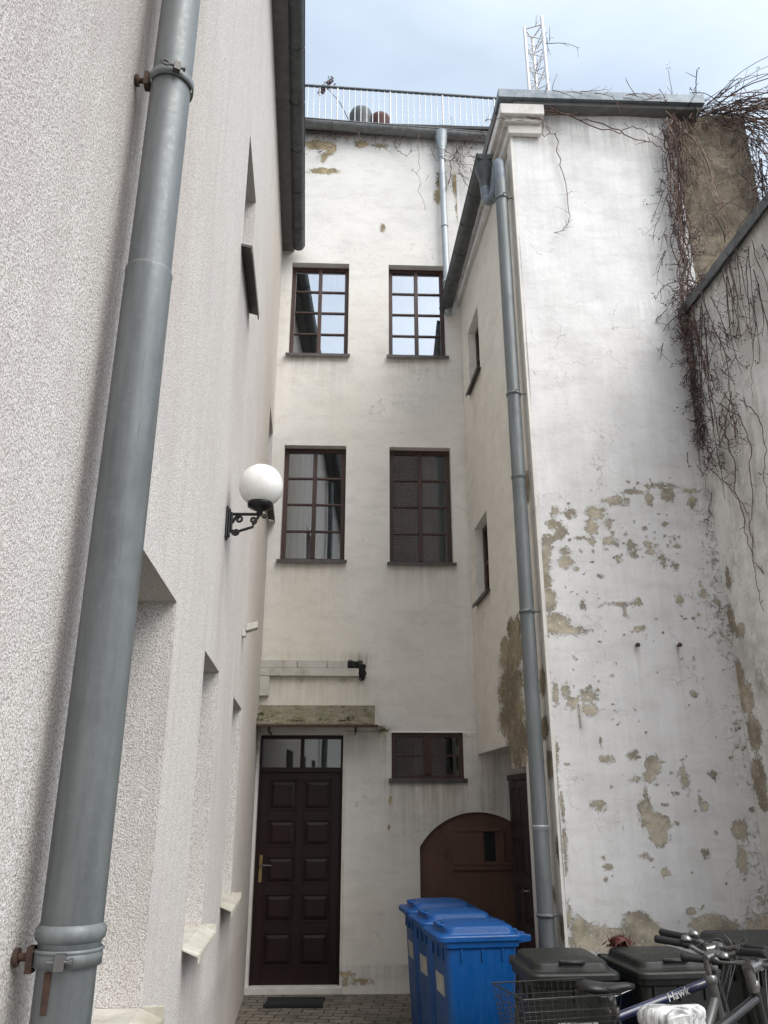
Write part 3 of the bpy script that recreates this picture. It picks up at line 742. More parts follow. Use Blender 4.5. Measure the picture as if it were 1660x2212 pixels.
# ------------------------------------------------------------------ LEFT HOUSE
left = empty('left_house', PL(-5, 0, 0), 'house with coarse roughcast wall along the left side of the yard', 'house')
lw = [(-6.60, -5.87, 1.075, 2.53), (-4.88, -4.15, 1.12, 2.51), (-3.10, -2.33, 1.11, 2.49)]
up = [(-4.55, -3.84, 5.32, 6.30), (-.80, -.06, 4.98, 6.06), (-7.4, -6.7, 5.32, 6.30)]
upipe = PL.at(186.5, 1740, .1)[0]
def L_stain_dark(U, Z):
    s = .32*bell(U, upipe+.03, .035)+.15*bell(U, upipe+.1, .2)  # darker band along the big downpipe
    for (a, b, z0, z1) in lw+up: s += .5*band(U, a, b+.05, .05)*below(Z, z0-.03, .6)
    s += .35*bell(U, -4.36, .12)*below(Z, 3.5, 1.2)+.28*bell(U, -4.36, .07)*np.where(Z > 3.6, np.exp(-(Z-3.6)/.5), 0)
    s += .25*below(Z, .6, .3)+.45*np.clip((Z-2.6)/2, 0, 1)/(1+np.exp((U+6.9)/.25))+.2*bell(U, 0, .08)
    return s
def L_warm(U, Z): return .5*bell(U, -1.2, 1.0)+.25*bell(Z, 8.5, .6)+.25*bell(U, -7, 1.2)*bell(Z, 4.5, 1.2)
wall('wall', PL, -17, 0, 0, 8.86, M['roughcast'], left, holes=[(*h, .32) for h in lw]+[(*h, .14) for h in up], su=.12, sz=.12,
     attrs=dict(stain=L_stain_dark, warm=L_warm))
for i, h in enumerate(lw):
    o = window(PL, *h, -.28, left, rows=2, gm='glass_dark', sill=None, label=('nearest', 'middle', 'farthest')[i]+' deep-set ground floor window of the left house')
    s = MB(); a, b, z0, z1 = h
    s.hexa([PL(a+.004, z0-.03, .075), PL(b+.05, z0-.03, .075), PL(b+.05, z0+.0, -.27), PL(a+.004, z0, -.27), PL(a+.004, z0-.018, .075), PL(b+.05, z0-.018, .075), PL(b+.05, z0+.02, -.27), PL(a+.004, z0+.02, -.27)] if i < 0 else
           [PL(a-.03, z0-.03, .075), PL(b-.002, z0-.03, .075), PL(b-.002, z0+.0, .002), PL(a-.03, z0, .002), PL(a-.03, z0-.018, .075), PL(b-.002, z0-.018, .075), PL(b-.002, z0+.012, .002), PL(a-.03, z0+.012, .002)])
    s.wbox(PL, a+.003, b-.003, z0+.001, z0+.013, -.27, .003)
    s.wbox(PL, a-.03, b+.02, z0-.055, z0-.018, .076, .082)
    s.wbox(PL, b-.001, b+.022, z0-.05, z0+.016, .003, .08)
    s.build('sill', M['sill_white'], o, bevel=.002)
for i, h in enumerate(up):
    o = window(PL, *h, -.11, left, rows=2, sill=None, gm='glass_sky', label=('middle', 'farthest', 'nearest')[i]+' upper window of the left house')
    s = MB(); a, b, z0, z1 = h
    s.hexa([PL(a-.05, z0-.05, .07), PL(b+.04, z0-.05, .07), PL(b+.04, z0-.012, -.1), PL(a-.05, z0-.012, -.1), PL(a-.05, z0-.03, .07), PL(b+.04, z0-.03, .07), PL(b+.04, z0+.004, -.1), PL(a-.05, z0+.004, -.1)])
    s.wbox(PL, a-.05, b+.04, z0-.085, z0-.03, .068, .076); s.build('sill', M['sill_metal'], o)
ea = MB(); ea.wbox(PL, -17, .0, 8.80, 8.90, -.3, .16); ea.build('eaves_board', M['soffit'], left)
ea = MB(); ea.hexa([PL(-17, 8.905, .2), PL(0, 8.905, .2), PL(0, 11.2, -4), PL(-17, 11.2, -4), PL(-17, 8.96, .2), PL(0, 8.96, .2), PL(0, 11.26, -4), PL(-17, 11.26, -4)]); ea.build('roof', M['roof_felt'], left)
gm = MB(); ga, gb = PL(-14, 8.86, .245), PL(-.10, 8.82, .215); gutter(gm, ga, gb, .078)
go = gm.build('gutter', M['zinc_dark'], left)
seam_rings(ga, gb, .078, [.02+.0475*i for i in range(21)], go, M['zinc_dark'], .014)

# foreground downpipe
pu = upipe; PP = lambda z: PL(pu, z, .10)
root = empty('downpipe', PP(0), 'big weathered grey zinc downpipe close up in front of the roughcast wall', 'downpipe')
R_ = .0555
t_ = MB(); t_.tube([PP(8.5), PP(3.06)], R_, 40); t_.build('pipe_upper_length', M['zinc_pipe'], root)
t_ = MB(); t_.lathe(PP(0), [(R_, .02), (R_, 1.46), (R_+.0035, 1.465), (R_+.0035, 3.04), (R_+.0045, 3.05), (R_+.0045, 3.056), (R_+.0005, 3.062)], 40); t_.build('pipe_lower_length', M['zinc_pipe'], root)
def clamp(z, fancy):
    c_ = MB(); q = PP(z); rr = R_+.004
    c_.lathe(q, [(rr, -.015), (rr+.004, -.015), (rr+.004, .015), (rr, .015), (rr, -.015)], 40)
    if fancy:
        c_.lathe(q+V((0, 0, .042)), [(rr, -.016), (rr+.006, -.010), (rr+.008, 0), (rr+.006, .010), (rr, .016)], 40)
        c_.lathe(q+V((0, 0, .012)), [(rr+.003, -.004), (rr+.0075, 0), (rr+.003, .004)], 40)
    o = c_.build('clamp', M['zinc_pipe'], root)
    bk = MB(); d = PL.u
    e0 = q-PL.n*(rr-.002)-PL.u*.012
    bk.tube([e0, e0-PL.n*.045], .0075, 8)
    bk.tube([e0-PL.n*.032, e0-PL.n*.040], .017, 10)
    bk.wbox(lambda u, z_, n_: PL(pu+u, z+z_, .10+n_), -.03, .0, -.026, .02, -rr-.012, -rr+.001)
    bk.build('wall_bracket', M['rust'], o)
    ear = MB(); an = V((.45, -.9, 0)).normalized() if not fancy else V((.15, -1, 0)).normalized()
    tg = V((-an.y, an.x, 0)); w0 = q+an*(rr+.004)
    ear.hexa([w0-tg*.009+V((0,0,-.014)), w0+tg*.009+V((0,0,-.014)), w0+tg*.009+an*.018+V((0,0,-.014)), w0-tg*.009+an*.018+V((0,0,-.014)),
              w0-tg*.009+V((0,0,.014)), w0+tg*.009+V((0,0,.014)), w0+tg*.009+an*.018+V((0,0,.014)), w0-tg*.009+an*.018+V((0,0,.014))])
    ear.tube([w0+an*.011-tg*.024, w0+an*.011+tg*.022], .0035, 8)
    ear.tube([w0+an*.011+tg*.018, w0+an*.011+tg*.023], .007, 6)
    if not fancy:
        cc = w0+an*.011-tg*.033; ear.tube([cc+tg*cos(a)*.011+V((0, 0, 1))*sin(a)*.008 for a in [i*pi/5 for i in range(10)]], .003, 6, closed=True)
    ear.build('screw', M['steel'] if fancy else M['sill_metal'], o)
clamp(3.70, False); clamp(1.475, True)
t_ = MB(); e0 = PP(1.43)-PL.u*(-.0)+V((.0, 0, 0)); q = PP(1.435)+V((-.25, -.97, 0)).normalized()*(R_+.004)
t_.hexa([q+V((-.006,0,-.05)), q+V((.006,0,-.05)), q+V((.008,.012,-.05)), q+V((-.008,.012,-.05)), q+V((-.007,0,.02)), q+V((.007,0,.02)), q+V((.008,.012,.02)), q+V((-.008,.012,.02))])
t_.build('rusty_lug', M['rust'], root, bevel=.002)

# wall lamp
lp = PL.at(489, 1122)[0]; zc = 3.40
lamp = empty('wall_lamp', PL(lp, zc, 0), 'white globe wall lamp on a black scrolled iron bracket', 'wall lamp')
PK = lambda u, z, n: PL(lp+(u-lp)*.85, zc+(z-zc)*.68, n*.68)
t_ = MB(); t_.wbox(PK, lp-.045, lp+.045, zc-.155, zc+.15, 0.001, .022); t_.wbox(PK, lp-.032, lp+.032, zc-.135, zc+.13, .022, .04); t_.wbox(PK, lp-.022, lp+.022, zc-.09, zc+.10, .04, .06)
t_.build('wall_plate', M['black_iron'], lamp, bevel=.006)
g0 = .30
t_ = MB(); t_.tube([PK(lp, zc+.085, .05), PK(lp, zc+.088, .2), PK(lp, zc+.09, g0+.02)], .010, 8)
def spiral(cn_, cz, r0, turns, a0, sgn, r=.009, end=None):
    pts = []
    for i in range(26):
        t = i/25; rr = r0*(1-.78*t); a = a0+sgn*turns*2*pi*t; pts.append(PK(lp, cz+sin(a)*rr, cn_+cos(a)*rr))
    return pts
s1 = spiral(.115, zc+.035, .040, 1.3, pi, -1); s2 = spiral(.245, zc+.01+.02, .034, 1.3, -pi/2, 1)
t_.tube(s1, .008, 7); t_.tube(s2, .008, 7)
t_.tube([PK(lp, zc-.10, .055), PK(lp, zc-.085, .10), s2[0]+V((0, 0, -.02)), s2[0]], .009, 7)
t_.tube(spiral(.095, zc-.085, .036, 1.25, pi*.8, 1), .008, 7)
t_.tube([s1[0], PK(lp, zc+.0, .06)], .009, 7)
t_.tube([s2[0], PK(lp, zc+.05, .28), PK(lp, zc+.085, g0)], .009, 7)
t_.tube(spiral(g0+.045, zc+.075, .02, 1.1, pi, 1), .007, 6)
t_.build('scroll_bracket', M['black_iron'], lamp)
t_ = MB(); t_.lathe(PK(lp, zc+.09, g0), [(0, -.01), (.022, 0), (.018, .02), (.05, .035), (.078, .05), (.080, .085), (.07, .09), (0, .09)], 24); t_.build('gallery', M['black_iron'], lamp)
t_ = MB(); RG = .141; t_.lathe(PK(lp, zc+.165, g0)+V((0, 0, RG)), [(RG*sin(a), -RG*cos(a)) for a in [pi*i/28 for i in range(29)]], 40); t_.build('globe', M['opal'], lamp)

# small fixture on the left wall
uu, zz = PL.at(524, 1365); t_ = MB(); t_.wbox(PL, uu-.03, uu+.03, zz-.04, zz+.02, 0.001, .03)
t_.hexa([PL(uu-.04, zz-.0, .03), PL(uu+.05, zz-.0, .03), PL(uu+.05, zz+.03, .12), PL(uu-.04, zz+.03, .12), PL(uu-.04, zz+.06, .03), PL(uu+.05, zz+.06, .03), PL(uu+.05, zz+.08, .12), PL(uu-.04, zz+.08, .12)])
tag(t_.build('motion_sensor', M['trunking'], bevel=.005), 'small grey sensor box on the left wall below the globe lamp', 'sensor')

# ------------------------------------------------------------------ RIGHT HOUSE
right = empty('right_house', PF(.7, 0, 0), 'right house with peeling white front, side wing wall and overgrown roof edge', 'house')
Z4 = [(1145,775,15,22),(1225,755,25,25),(1330,785,14,20),(1320,740,30,8),(1200,715,45,10),(1080,740,40,8),(1000,780,40,16),(910,830,35,22),(895,890,22,30),(805,835,20,18),(740,830,15,20),(735,880,30,18),(770,910,20,25),(705,960,22,30),(750,930,20,12),(780,1000,22,14),(785,1040,25,22),(690,1040,25,60),(690,1120,30,40),(705,1200,32,50),(740,1310,55,40),(810,1340,50,15),(690,1360,15,20),(855,938,25,6),(900,950,14,14),(975,950,24,14),(970,880,14,14),(1045,922,8,6),(1070,975,16,14),(1075,1010,16,12),(1140,970,16,12),(1175,975,8,8),(1150,1000,12,10),(1225,975,8,6),(1267,977,12,8),(1215,880,14,8),(1202,1028,12,18),(1255,1065,13,13),(1010,970,6,10),(1012,1030,6,16),(938,1105,12,7),(860,1228,10,22),(1020,1225,38,8),(1038,1250,6,22),(1097,1218,13,16),(1275,1210,12,16),(1105,1330,20,12),(1380,1183,16,12),(1365,1140,5,12),(1450,1240,6,28),(1420,1355,8,6),(1405,1368,7,5),(1285,1280,5,5),(905,1000,5,8),(960,990,12,4),(1185,835,5,5)]
Z6 = [(790,220,14,30),(815,270,18,25),(885,240,30,22),(890,300,30,20),(740,230,10,40),(1160,545,28,40),(1150,590,22,25),(1080,500,18,18),(965,515,22,14),(1085,600,15,12),(1300,600,13,40),(1425,580,20,14),(930,712,26,20),(1130,740,28,60),(1185,790,42,40),(1190,850,35,35),(1130,660,8,25),(1125,933,14,10),(965,978,16,12),(958,1032,8,10),(985,1020,5,6),(948,937,6,8),(1240,572,6,6),(1215,710,14,6),(1365,690,8,20),(1385,720,12,16),(1390,920,14,14),(1215,1000,15,15),(1550,960,18,50),(1340,230,12,12),(1005,305,8,6),(990,278,8,4),(985,155,10,8),
      (1000,1310,190,38),(840,1240,30,45),(900,1255,60,22),(1000,1262,60,18),(1100,1230,60,55),(1160,1270,40,50),(850,1310,30,50),(1400,1240,60,45),(1480,1250,60,35),(1330,1170,20,12),(1440,1200,30,14),(745,480,8,40),(745,600,6,60),(770,720,6,60),(780,860,8,40),(785,960,6,40),(800,1200,10,40),(1540,820,30,40)]
bF = blobs(PF, Z4, 830, 692)+blobs(PF, Z6, 830, 1383)
rc = random.Random(3)
for q in range(170):      # small chips, thicker towards the damaged edges
    a_, b_, c_, d_ = rc.choice(bF)
    u_, z_ = a_+rc.gauss(0, .16), b_+rc.gauss(0, .14)
    if rc.random() < .35: u_, z_ = rc.uniform(.05, 1.4), rc.uniform(.8, 4.6)
    if 0 < u_ < 1.44 and z_ < 4.75:
        r__ = rc.choice((.003, .004, .006, .008, .013)); bF.append((u_, z_, r__*rc.uniform(.7, 2), r__*rc.uniform(.6, 1.8)))
def F_peel(U, Z):
    f = ell(U, Z, bF)
    base = -.06+.36*np.exp(-((U-1.42)/.20)**2)*(Z < 4.3)+.10*(Z < 4.6)*np.exp(-((Z-3.6)/1.2)**2)+.42*np.exp(-((Z-.8)/.28)**2)*(U > .35)
    base += .28*np.exp(-((U)/.04)**2)*(Z < 4.2)
    base = np.where(Z > 5.2, -.5, base+.12*np_noise(U, Z, 2.2, 4))
    return np.maximum(f, base)
def F_stain(U, Z):
    s = .10+.35*bell(Z, 8.15, .25)+.3*bell(U, 1.45, .15)*(Z > 4)
    for (px, py) in ((1375, 1395), (1465, 1395)):
        u, z = PF.at(px, py); s = s+.9*bell(U, u, .018)*below(Z, z, .18)
    u, z = PF.at(1255, 1555); s = s+.7*bell(U, u, .018)*below(Z, z, .22)
    s += .3*bell(Z, 6.02, .10)*band(U, 1.0, 1.45, .1)
    return s
UG = PF.at(1480, 450)[0]; print('UG', UG)
wall('front_wall', PF, 0, UG, 0, 8.34, M['plaster_front'], right, su=.0165, sz=.018, attrs=dict(peel=F_peel, stain=F_stain),
     nf=lambda U, Z: .008*np.sin(U*3+1)*np.sin(Z*1.3)+.004*np.sin(U*9+Z*5)-.005/(1+np.exp(-(Z-6.06)/.02)))
def G_attr(U, Z): return 0*U
gw = wall('gable_upper_wall', PF, UG, 2.40, 5.0, 8.36, M['rough_beige'], right, su=.04, sz=.04, nf=lambda U, Z: -.03+.03*np_noise(U, Z, 5, 2)+.02*np_noise(U, Z, 14, 6))
t_ = MB(); t_.wbox(PF, UG, 2.40, 0, 5.0, -.4, -.03); t_.wbox(PF, 2.3, 2.40, 5.0, 8.36, -3, -.035); t_.build('gable_side', M['rough_beige'], right)
# side wing wall: windows, passage opening
sw = [(-1.02, -.42, 6.46, 7.30), (-1.0, -.34, 3.855, 4.74)]
opn = [(-1.534, 0.0, 0, 2.268), (-2.05, -1.534, 0, 2.059)]
bS = blobs(PS, [(550,60,50,70),(545,200,52,80),(550,330,52,80),(580,450,45,100),(520,20,15,30)], 830, 1383)+blobs(PS, [(545,1330,14,40),(575,1340,14,60)], 830, 692)
bS += blobs(PS, [(618,720,20,60)], 830, 692)+blobs(PS, [(690,180,18,60),(700,380,20,50),(730,540,18,60),(770,900,12,50),(785,1250,10,50),(740,1100,12,30)], 830, 1383)
def S_peel(U, Z): return np.maximum(ell(U, Z, bS), -.4+.45*(Z < 3.6)*np.exp(-((U+2.7)/.3)**2))
def S_stain(U, Z):
    s = .03+.2*bell(U, 0, .08)
    for (a, b, z0, z1) in sw: s = s+.45*band(U, a-.02, b+.02, .03)*below(Z, z0-.02, .25)
    return s
wall('side_wall', PS, -2.914, 0, 0, 8.12, M['plaster_side'], right, holes=[(*h, .12) for h in sw]+[(*h, 0) for h in opn], su=.03, sz=.03,
     attrs=dict(peel=S_peel, stain=S_stain, warm=lambda U, Z: .22+0*U), nf=lambda U, Z: .006*np.sin(U*2.1)*np.sin(Z*1.4)+.022/(1+np.exp((U+2.72)/.012)))
t_ = MB(); t_.add([PS(-2.914, 0, .024), PS(-2.914, 8.1, .024), PS(-2.914, 8.1, -.004), PS(-2.914, 0, -.004)], [(0, 1, 2, 3)]); plain_attr(t_.build('corner_edge', M['plaster_side'], right), peel=.1, stain=.2)
window(PS, *sw[0], -.09, right, cols=1, rows=2, gm='glass_low', label='upper small window in the side wall')
window(PS, *sw[1], -.09, right, cols=1, rows=2, gm='glass_low', label='lower small window in the side wall')
KR = -.40
t_ = MB()   # passage soffit, lintel step, inner side wall, jamb
t_.wbox(PS, -1.534, 0.02, 2.268, 2.30, KR-.1, -.001)
t_.wbox(PS, -2.05, -1.5345, 2.059, 2.30, KR-.1, -.001)
t_.add([PS(0, 0, KR), PS(0, 2.268, KR), PS(-2.05, 2.268, KR), PS(-2.05, 0, KR)], [(0, 1, 2, 3)])
t_.add([PS(-2.05, 0, -.001), PS(-2.05, 2.06, -.001), PS(-2.05, 2.06, KR-.05), PS(-2.05, 0, KR-.05)], [(0, 1, 2, 3)])
plain_attr(t_.build('passage_wall', M['plaster_side'], right), stain=.4, warm=.3)
sdoor = panel_door(PS, -.83, -.03, .03, 1.99, KR+.075, right, mat='dusk_wood', cols=2, rows=4, label='dusty dark panelled door in the passage behind the downpipe', louver=1)
t_ = MB(); t_.wbox(PS, -.90, -.835, 0, 2.05, KR+.001, KR+.09); t_.wbox(PS, -.835, 0, 1.995, 2.05, KR+.001, KR+.09); t_.build('door_frame', M['dusk_wood'], sdoor, bevel=.003)
t_ = MB(); uh = -.74; t_.wbox(PS, uh-.02, uh+.02, .75, 1.08, KR+.075, KR+.087); t_.tube([PS(uh, .98, KR+.087), PS(uh, .98, KR+.135), PS(uh+.03, .98, KR+.14), PS(uh+.12, .975, KR+.14)], .010, 8); t_.build('handle', M['steel'], sdoor)
# cornice: along the side, with a short return on the front
t_ = MB()
for (z0, z1, n1) in ((7.98, 8.09, .05), (8.09, 8.14, .09), (8.14, 8.27, .135)):
    t_.wbox(PS, -2.90, 0, z0, z1, .0, n1)
    t_.wbox(PF, -n1+.0, .30-.02*(n1 < .1), z0+.001, z1-.001, 0, n1)
t_.build('cornice', M['cornice'], right, bevel=.008)
t_ = MB(); t_.wbox(PF, -.15, 1.92, 8.325, 8.43, -.3, .16); t_.build('roof_flashing', M['zinc_flash'], right, bevel=.004)
t_ = MB(); t_.wbox(PF, .0, 1.90, 8.28, 8.322, -.3, .12); t_.wbox(PS, -2.86, 0, 8.272, 8.40, -2.0, .15); t_.build('roof_edge', M['soffit'], right)
t_ = MB(); t_.wbox(PF, -.1, 2.4, 8.34, 8.41, -3.2, -.30); t_.build('roof', M['roof_felt'], right)
ga, gb = PS(-2.62, 8.03, .215), PS(.0, 7.93, .20)
gm = MB(); gutter(gm, ga, gb, .078); go = gm.build('gutter', M['zinc_dark'], right)
seam_rings(ga, gb, .078, (.02, .2, .38, .56, .74, .92), go, M['zinc_dark'], .014)
for (px, py) in ((1375, 1395), (1465, 1395)):
    u, z = PF.at(px, py); t_ = MB(); t_.tube([PF(u, z, -.01), PF(u, z, .04)], .011, 8); t_.tube([PF(u, z, .035), PF(u, z, .045)], .018, 6); t_.build('anchor_bolt', M['rust'], right)
u, z = PF.at(1253, 1540); t_ = MB(); t_.tube([PF(u, z+.06, .02), PF(u+.004, z-.10, .018)], .009, 8); t_.wbox(PF, u-.016, u+.016, z-.02, z+.03, 0, .015); t_.build('pipe_stub', M['ledge_white'], right)

# downpipe at the corner of the right house
ux = -2.56; kp = .135
Q = lambda z, n=kp, du=0: PS(ux+du, z, n)
path = [Q(7.86, .215, 0), Q(7.74, .215), Q(7.58, .212), Q(7.50, .20, -.0), Q(7.47, .175, -.04), Q(7.49, .15, -.08), Q(7.56, .135, -.11), Q(7.66, .13, -.14), Q(7.73, .128, -.17), Q(7.755, .127, -.21), Q(7.73, .126, -.25), Q(7.66, .125, -.265), Q(7.5, .125, -.265)]
# smooth
def smooth_path(p, n=4):
    p = [V(x) for x in p]; o_ = []
    for i in range(len(p)-1):
        p0, p1, p2, p3 = p[max(i-1, 0)], p[i], p[i+1], p[min(i+2, len(p)-1)]
        for q in range(n):
            t = q/n; o_.append(.5*((2*p1)+(-p0+p2)*t+(2*p0-5*p1+4*p2-p3)*t*t+(-p0+3*p1-3*p2+p3)*t**3))
    o_.append(p[-1]); return o_
pb2 = lambda z: PS(ux-.265+.26*(7.5-z)*0, z, .125)
root2 = empty('downpipe', pb2(0), 'long blue-grey downpipe with swan neck at the corner of the peeling house', 'downpipe')
t_ = MB(); t_.tube(smooth_path(path), .052, 18); t_.build('swan_neck', M['zinc_flash'], root2)
t_ = MB(); t_.tube([pb2(7.5), pb2(0.02)], .058, 22); t_.build('pipe', M['zinc_pipe'], root2)
t_ = MB(); t_.lathe(Q(7.80, .215), [(.054, -.16), (.06, -.06), (.085, .04), (.10, .12)], 18); t_.build('outlet', M['zinc_dark'], root2)
for z in (7.28, 5.15, 3.20, 1.02):
    t_ = MB(); q = pb2(z); t_.lathe(q, [(.059, -.014), (.064, -.014), (.064, .014), (.059, .014), (.059, -.014)], 22); t_.lathe(q, [(.0645, -.005), (.068, 0), (.0645, .005)], 22)
    t_.tube([q+PS.n*-.06+PS.u*-.02, q-PS.n*.125+PS.u*-.03], .007, 6); t_.tube([q-PS.u*.062, q-PS.u*.095, q-PS.u*.095-PS.n*.02], .006, 6); t_.build('clamp', M['zinc_pipe'], root2)
for z in (4.36, 1.60):
    t_ = MB(); t_.lathe(pb2(z), [(.0585, -.02), (.0625, -.016), (.0625, .0), (.0645, .003), (.0645, .01), (.0585, .014)], 22); t_.build('joint', M['zinc_light'] if z < 2 else M['zinc_pipe'], root2)

# ------------------------------------------------------------------ RIGHT BOUNDARY HOUSE
nb = empty('neighbour_house', PR(-2, 0, 0), 'mould-stained low wall of the neighbouring house on the far right', 'house')
bR = blobs(PR, [(1530,150,25,60),(1565,250,32,60),(1600,400,30,70),(1620,600,28,80),(1640,700,20,40)], 830, 1383)+blobs(PR, [(1490,1120,10,45),(1500,1290,14,70),(1540,1340,20,30)], 830, 692)
def R_peel(U, Z): return np.maximum(ell(U, Z, bR), .02+.22*(Z < 4)*np.exp(-((U+.3)/.4)**2)+.12*np_noise(U, Z, 2, 9))
def R_stain(U, Z): return .06+.5*below(Z, 5.9, .6)+.45*np.exp(-((U+.5)/.4)**2)*np.exp(-((Z-4.5)/.7)**2)
wall('wall', PR, -1.7, 0, 0, 5.93, M['plaster_mould'], nb, su=.035, sz=.035, attrs=dict(peel=R_peel, stain=R_stain, moss=lambda U, Z: .8*bell(U, PR.at(1650, 1460)[0], .10)*bell(Z, PR.at(1650, 1460)[1], .15)),
     nf=lambda U, Z: .02*np.sin(U*2.2)*np.sin(Z*1.5))
t_ = MB(); t_.wbox(PR, -1.7, -.02, 5.932, 5.975, -.35, .06); t_.wbox(PR, -1.7, -.02, 5.88, 5.931, .05, .062); t_.build('coping', M['zinc_dark'], nb)
t_ = MB(); t_.wbox(PR, -1.69, -.04, 0, 5.90, -4.5, -.06); plain_attr(t_.build('house_body', M['plaster_mould'], nb), stain=.2, peel=.1)
t_ = MB(); t_.wbox(PR, -1.75, -.02, 5.93, 5.97, -4.6, -.36); t_.build('roof', M['roof_felt'], nb)

# brick house behind the photographer (seen only as a reflection in the panes)
t_ = MB(); t_.box((-3.8, -17, 0), (6.5, -16, 18.5)); plainb = t_.build('brick_house', M['brick'])
tag(plainb, 'red brick house wall mirrored in the middle windows of the back house', 'house')

# ------------------------------------------------------------------ lattice mast
mx_, my_ = 2.02, 8.05
ms = empty('lattice_mast', (mx_, my_, 8.4), 'white triangular lattice mast rising behind the right roof', 'mast')
t_ = MB(); zt = 11.68; ch = [V((mx_-.115, my_+.02, 0)), V((mx_+.115, my_-.05, 0)), V((mx_+.02, my_+.17, 0))]
for i, c_ in enumerate(ch): t_.tube([c_+V((0, 0, 8.4)), c_+V((0, 0, zt+.12*(i == 1)))], .021, 10)
t_.build('chords', M['alu'], ms)
t_ = MB()
for (a, b) in ((0, 1), (1, 2), (2, 0)):
    z = 8.5; s_ = 0
    while z < zt-.2:
        t_.tube([ch[a if s_ else b]+V((0, 0, z)), ch[b if s_ else a]+V((0, 0, z+.16))], .008, 6); z += .16; s_ ^= 1
    t_.tube([ch[a]+V((0, 0, zt-.03)), ch[b]+V((0, 0, zt-.03))], .010, 6)
t_.build('lattice_bracing', M['alu'], ms)

# ------------------------------------------------------------------ vines
def strand(mb, p0, d0, ln, r, grav=.5, wob=.35, step=.04, twigs=0., tm=None, attract=None, rng=random, berries=None):
    p = V(p0); d = V(d0).normalized(); pts = [p.copy()]; n = max(3, int(ln/step))
    for i in range(n):
        d = (d+V([rng.gauss(0, wob) for _ in range(3)])*.5*sqrt(step*10)*.6+V((0, 0, -grav))*step*4).normalized()
        if attract is not None: d = (d+attract(p)*.5).normalized()
        p = p+d*step; pts.append(p.copy())
        if twigs and rng.random() < twigs:
            td = (d+V([rng.gauss(0, .8) for _ in range(3)])).normalized(); tl = rng.uniform(.05, .16)
            strand(tm or mb, p, td, tl, r*.55, grav*.6, .6, .025, berries=berries)
            if berries is not None and rng.random() < .5:
                e = p+td*tl*.8
                for q in range(rng.randint(3, 8)):
                    c0 = e+V([rng.gauss(0, .018) for _ in range(3)]); s_ = rng.uniform(.004, .008)
                    berries.add([c0+V((s_, 0, 0)), c0+V((0, s_, 0)), c0-V((s_, 0, 0)), c0-V((0, s_, 0)), c0+V((0, 0, s_)), c0-V((0, 0, s_))],
                                [(0,1,4),(1,2,4),(2,3,4),(3,0,4),(1,0,5),(2,1,5),(3,2,5),(0,3,5)])
    rs = [r*.8*(1-.6*i/len(pts)) for i in range(len(pts))]
    mb.tube(pts, rs, 5)
    return pts
def poly_strand(mb, P, lst, r, n=.04, sub=6, jit=.008, twigs=None, berries=None, tprob=.25, f=1.0):
    """a stem that lies on wall P through listed positions"""
    base = [P.w(px, py, n) for (px, py) in lst]
    pts = []
    for i in range(len(base)-1):
        for q in range(sub):
            pts.append(base[i].lerp(base[i+1], q/sub)+V([random.gauss(0, jit) for _ in range(3)]))
    pts.append(base[-1]); pts = smooth_path(pts, 2)
    rs = [r*.85*(1-.55*i/len(pts)) for i in range(len(pts))]
    mb.tube(pts, rs, 6)
    if twigs is not None:
        for p in pts:
            if random.random() < tprob: strand(twigs, p, V([random.gauss(0, 1), -abs(random.gauss(0, .4)), random.gauss(-.3, .8)]), random.uniform(.04, .14)*f, r*.55, .5, .6, .02, twigs=.15, berries=berries)
    return pts
# big hanging vine over the right gable
hv = empty('hanging_vine', PF(1.5, 5.6, .1), 'bare reddish brown creeper tumbling over the beige gable corner', 'vine')
st_ = MB(); pa_ = MB(); dk = MB(); be = MB()
rng = random
# crown tangle on top of the beige gable
for i in range(85):
    u = rng.uniform(1.72, 2.36); z = 8.34+rng.uniform(-.05, .16); 
    p0 = PF(u, z, rng.uniform(-.25, .12)); d = V((rng.gauss(.15, .7), rng.gauss(-.3, .4), rng.gauss(-.15, .35)))
    strand((st_, dk, dk, st_)[i % 4], p0, d, rng.uniform(.2, .5), rng.uniform(.005, .009), .5, .5, .035, twigs=.25, tm=dk, berries=be)
# arcs flung out to the right, falling along the outer edge
for i in range(75):
    u = rng.uniform(1.95, 2.42); p0 = PF(u, 8.38+rng.uniform(-.1, .12), rng.uniform(-.3, .15)); d = V((rng.uniform(.3, 1.0), rng.gauss(-.35, .3), rng.uniform(-.2, .38)))
    strand((st_, pa_, dk)[i % 3], p0, d, rng.uniform(.9, 2.4), rng.uniform(.004, .0075), .42, .22, .05, twigs=.09, tm=dk, berries=be)
# clinging to the right edge of the gable
for i in range(75):
    z = rng.uniform(6.6, 8.3); u = 2.33+rng.gauss(.06, .09); strand((dk, st_, dk)[i % 3], PF(u, z, rng.uniform(.02, .16)), V((rng.gauss(0, .5), rng.gauss(-.1, .3), -1)), rng.uniform(.2, .8), rng.uniform(.004, .008), .6, .5, .03, twigs=.3, tm=dk, berries=be)
# pale stems crossing the beige face
for i in range(13):
    u = rng.uniform(1.42, 1.95); strand(pa_, PF(u, rng.uniform(7.9, 8.3), rng.uniform(.03, .10)), V((rng.uniform(-.05, .9), 0, -1)), rng.uniform(.8, 2.3), rng.uniform(.005, .008), .4, .13, .05, twigs=.05, tm=dk, berries=be)
